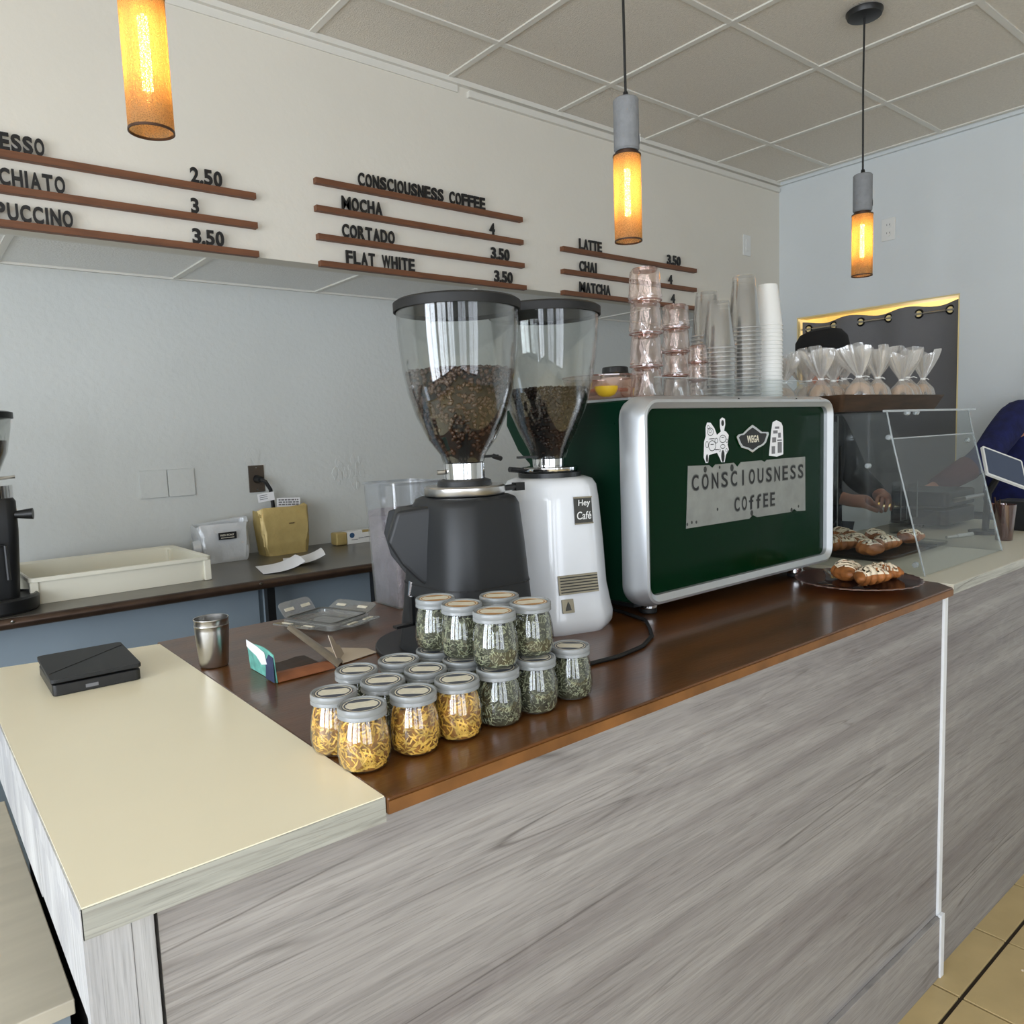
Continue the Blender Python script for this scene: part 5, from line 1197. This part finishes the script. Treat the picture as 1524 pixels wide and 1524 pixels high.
def hand(P, E, key, wrist, d, side, nrm, thumb, curl=.5):
    """palm and five fingers growing from the wrist vertex"""
    d, side, nrm = Vector(d).normalized(), Vector(side).normalized(), Vector(nrm).normalized(); w = Vector(wrist)
    P[key+'p1'] = (w+d*.035, .020, .028); P[key+'p2'] = (w+d*.07, .014, .030); E += [(key+'w', key+'p1'), (key+'p1', key+'p2')]
    for i, (o_, L) in enumerate(((-.030, .060), (-.010, .072), (.010, .075), (.030, .066))):
        b = w+d*.078+side*o_; prev = key+'p2'; dd = d.copy(); p = b
        for s_, f in enumerate((0, .45, .33, .22)):
            if s_: dd = (dd*math.cos(curl*.8)-nrm*math.sin(curl*.8)).normalized()
            p = p+dd*L*f; k = key+'f%d%d'%(i, s_); P[k] = (p, .0088-.0007*s_, .0088-.0007*s_); E.append((prev, k)); prev = k
    b = w+d*.03+side*thumb*.024; prev = key+'p1'; dd = (d*.6+side*thumb*.8-nrm*.25).normalized(); p = b
    for s_, L in enumerate((.012, .034, .028)):
        p = p+dd*L; dd = (dd+d*.35).normalized(); k = key+'t%d'%s_; P[k] = (p, .0105-.001*s_, .0105-.001*s_); E.append((prev, k)); prev = k
def person(name, lab, base, J_, hands, top, sleeve, legm, rad=1.0, long_sleeve=True, extra=None, look=(0, -1, 0)):
    t = thing(name, lab, 'person', (base[0], base[1], 0)); P = {}; E = []
    def a(k, r, r2=None): P[k] = (J_[k], r, r2 or r)
    for k, r in (('pelvis', .135), ('waist', .12), ('chest', .14), ('neckb', .062), ('neck', .052), ('jaw', .066), ('head', .083), ('crown', .060)): a(k, r)
    for s in 'lr':
        a(s+'sh', .062); a(s+'el', .042); a(s+'w', .026, .030); a(s+'hip', .09); a(s+'kn', .056); a(s+'an', .038); a(s+'toe', .035)
        E += [('chest', s+'sh'), (s+'sh', s+'el'), (s+'el', s+'w'), ('pelvis', s+'hip'), (s+'hip', s+'kn'), (s+'kn', s+'an'), (s+'an', s+'toe')]
    E += [('pelvis', 'waist'), ('waist', 'chest'), ('chest', 'neckb'), ('neckb', 'neck'), ('neck', 'jaw'), ('jaw', 'head'), ('head', 'crown')]
    for s, (d, side, nrm, th, cu) in hands.items(): hand(P, E, s, J_[s+'w'], d, side, nrm, th, cu)
    skin_mesh('body', P, E, 'skin', t, 'pelvis')
    # face
    lk = Vector(look).normalized(); sd = Vector((0,0,1)).cross(lk).normalized(); h = Vector(J_['head']); up = Vector((0,0,1))
    g = G(); g.loft([[h+lk*(.078+dx)+sd*(x*wd)+up*z for x in (-1, -.4, .4, 1)] for dx, wd, z in ((0, .008, .02), (.008, .009, .0), (.022, .014, -.022), (.002, .012, -.030))]); build('nose', g, 'skin', t, world=True, smooth=1.5, sub=1)
    for s in (-1, 1):
        e = build('eye', G().lathe([(1e-5, -.010), (.009, -.005), (.011, 0), (.009, .005), (1e-5, .010)], 14, mtx=Matrix.Translation(h+lk*.072+sd*.030*s+up*.012)), 'white', t, world=True, smooth=1.5)
        build('iris', G().lathe([(1e-5, -.005), (.005, 0), (1e-5, .005)], 12, mtx=Matrix.Translation(h+lk*.081+sd*.030*s+up*.012)), 'hair', e, world=True, smooth=1.5)
        build('ear', G().lathe([(1e-5, -.028), (.008, -.018), (.011, 0), (.008, .018), (1e-5, .026)], 12, mtx=Matrix.Translation(h+sd*.083*s-lk*.005)), 'skin', t, world=True, smooth=1.5)
    build('mouth', G().tube([h+lk*.070+sd*.022-up*.045, h+lk*.078-up*.044, h+lk*.070-sd*.022-up*.045], [.002, .005, .002], 8), 'lip', t, world=True, smooth=1.5)
    # clothes follow the body
    K = lambda ks, f, add=.006: {k: (P[k][0], P[k][1]*f+add, P[k][2]*f+add) for k in ks}
    tk = ['pelvis', 'waist', 'chest', 'neckb', 'lsh', 'rsh', 'lel', 'rel']; T_ = K(tk, 1.12, .014)
    T_['neckb'] = (P['neckb'][0], .068, .068)
    Ex = list(E)
    for s in 'lr':
        if long_sleeve:
            v = Vector(J_[s+'w'])-(Vector(J_[s+'w'])-Vector(J_[s+'el']))*.10; T_[s+'w'] = (v, .038, .038)
    skin_mesh('top_garment', T_, Ex, top, t, 'pelvis', 2)
    L_ = K(['pelvis', 'lhip', 'rhip', 'lkn', 'rkn', 'lan', 'ran'], 1.12); L_['pelvis'] = (Vector(P['pelvis'][0])-Vector((0,0,.03)), .14, .14)
    skin_mesh('trousers', L_, E, legm, t, 'pelvis', 1)
    for s in 'lr':
        a_, b_ = Vector(J_[s+'an']), Vector(J_[s+'toe']); g = G(); dv = (b_-a_).normalized(); dv.z = 0; sv = dv.cross(Vector((0,0,1))).normalized(); c_ = Vector((a_.x, a_.y, 0))
        g.loft([[c_+dv*x+sv*y+Vector((0,0,z)) for x, y in rrect(.27, .095, .045, 5, .06, 0)] for z in (.0, .025)]+[[c_+dv*x+sv*y+Vector((0,0,.085)) for x, y in rrect(.16, .08, .035, 5, .01, 0)]])
        build('shoe', g, 'black', t, world=True, smooth=.8)
    if extra: extra(t, J_, h, lk, sd, up)
    return t
def cap(t, J_, h, lk, sd, up):
    c = h+up*.062
    prof = [(.102, -.03), (.108, .015), (.104, .05), (.084, .078), (.045, .092), (1e-5, .095)]
    cp = build('cap', G().lathe(prof+[(1e-5, .090), (.042, .087), (.08, .073), (.099, .047), (.102, .0), (.097, -.03)], 36, mtx=Matrix.Translation(c) @ Matrix.Rotation(-.12, 4, 'X')), 'capcloth', t, world=True, smooth=SM)
    def br(u, v):
        a = (u-.5)*2.3; r = .098+.080*v*math.cos(a*.62)
        return c+lk*(r*math.cos(a))+sd*(r*math.sin(a))-up*(.002+.030*v+.020*abs(math.sin(a))*v)
    build('brim', G().sheet(br, 14, 6, .004), 'capcloth', cp, world=True, smooth=1.5)
    b0 = c+lk*.085+sd*(.035)+up*.01
    build('cap_label', G().box((-.024, -.001, -.008), (.024, .001, .008), Matrix.Translation(b0+lk*.011) @ Matrix.Rotation(.3, 4, 'Y')), 'labelcream', cp, world=True)
def apron(t, J_, h, lk, sd, up):
    cap(t, J_, h, lk, sd, up)
    w = Vector(J_['waist'])
    build('apron', G().sheet(lambda u, v: w+sd*((u-.5)*(.30+.08*v))+lk*(.148+.012*math.cos((u-.5)*5)-.030*abs(u-.5)*2)+up*(.24-.62*v), 12, 10, .004), 'apron', t, world=True, smooth=1.5)
X0, Y0 = 3.09, 1.76
J1 = dict(pelvis=(X0, Y0+.02, 1.02), waist=(X0, Y0+.02, 1.16), chest=(X0, Y0-.01, 1.40), neckb=(X0+.005, Y0-.03, 1.545), neck=(X0+.01, Y0-.04, 1.60), jaw=(X0+.015, Y0-.065, 1.665), head=(X0+.015, Y0-.06, 1.735), crown=(X0+.01, Y0-.045, 1.79),
    lsh=(X0-.165, Y0-.01, 1.49), lel=(X0-.225, Y0-.09, 1.25), lw=(X0-.13, Y0-.26, 1.185), rsh=(X0+.165, Y0-.01, 1.49), rel=(X0+.235, Y0-.10, 1.25), rw=(X0+.11, Y0-.28, 1.18),
    lhip=(X0-.09, Y0+.02, .95), lkn=(X0-.10, Y0+.0, .52), lan=(X0-.11, Y0+.03, .10), ltoe=(X0-.12, Y0-.10, .05), rhip=(X0+.09, Y0+.02, .95), rkn=(X0+.10, Y0, .52), ran=(X0+.11, Y0+.03, .10), rtoe=(X0+.12, Y0-.10, .05))
person('person', 'person in black cap and dark shirt behind the machine, hands held together', (X0, Y0), J1,
    {'l': ((.75, -.55, -.05), (.5, .7, .3), (-.1, -.3, .9), -1, .55), 'r': ((-.8, -.45, .0), (-.4, .8, .2), (.1, -.3, .9), -1, .6)}, 'shirt', 'shirt', 'trouser', extra=apron, look=(.75, -.75, 0))
X0, Y0 = 4.20, 1.30
def hood(t, J_, h, lk, sd, up):
    build('hair', G().lathe([(.088, -.05), (.094, -.01), (.092, .04), (.072, .078), (.04, .094), (1e-5, .098)], 32, mtx=Matrix.Translation(h-lk*.014+up*.012)), 'hair', t, world=True, smooth=1.5)
    n_ = Vector(J_['neckb'])
    build('hood', ring_torus(.072, .030, 28, 12, Matrix.Translation(n_-lk*.03+up*.01) @ Matrix.Rotation(.25, 4, 'X')), 'navy', t, world=True, smooth=1.5)
    e, w = Vector(J_['rel']), Vector(J_['rw'])
    build('sleeve_cuff', G().tube([e+(w-e)*.28, e+(w-e)*.5, e+(w-e)*.93], [.056, .052, .040], 16), 'maroon', t, world=True, smooth=1.5)
J3 = dict(pelvis=(X0, Y0+.02, 1.0), waist=(X0, Y0, 1.14), chest=(X0+.01, Y0-.06, 1.37), neckb=(X0+.03, Y0-.14, 1.51), neck=(X0+.04, Y0-.18, 1.56), jaw=(X0+.05, Y0-.235, 1.60), head=(X0+.05, Y0-.25, 1.67), crown=(X0+.05, Y0-.25, 1.725),
    rsh=(X0-.13, Y0-.02, 1.50), rel=(X0-.43, Y0+.01, 1.31), rw=(X0-.66, Y0+.13, 1.19), lsh=(X0+.10, Y0-.14, 1.46), lel=(X0+.10, Y0-.26, 1.22), lw=(X0-.08, Y0-.37, 1.112),
    lhip=(X0+.06, Y0+.02, .93), lkn=(X0+.07, Y0+.0, .51), lan=(X0+.08, Y0+.05, .10), ltoe=(X0+.06, Y0-.08, .05), rhip=(X0-.10, Y0+.03, .93), rkn=(X0-.11, Y0, .51), ran=(X0-.12, Y0+.05, .10), rtoe=(X0-.14, Y0-.08, .05))
person('person', 'person in navy fleece leaning on the counter at the right edge, one arm stretched out', (X0, Y0), J3,
    {'r': ((-.85, .35, -.25), (.35, .9, 0), (-.2, 0, .95), -1, .35), 'l': ((-.75, -.35, -.1), (-.4, .9, 0), (0, 0, 1), -1, .3)}, 'navy', 'navy', 'trouser', extra=hood, look=(-.5, -.85, 0))
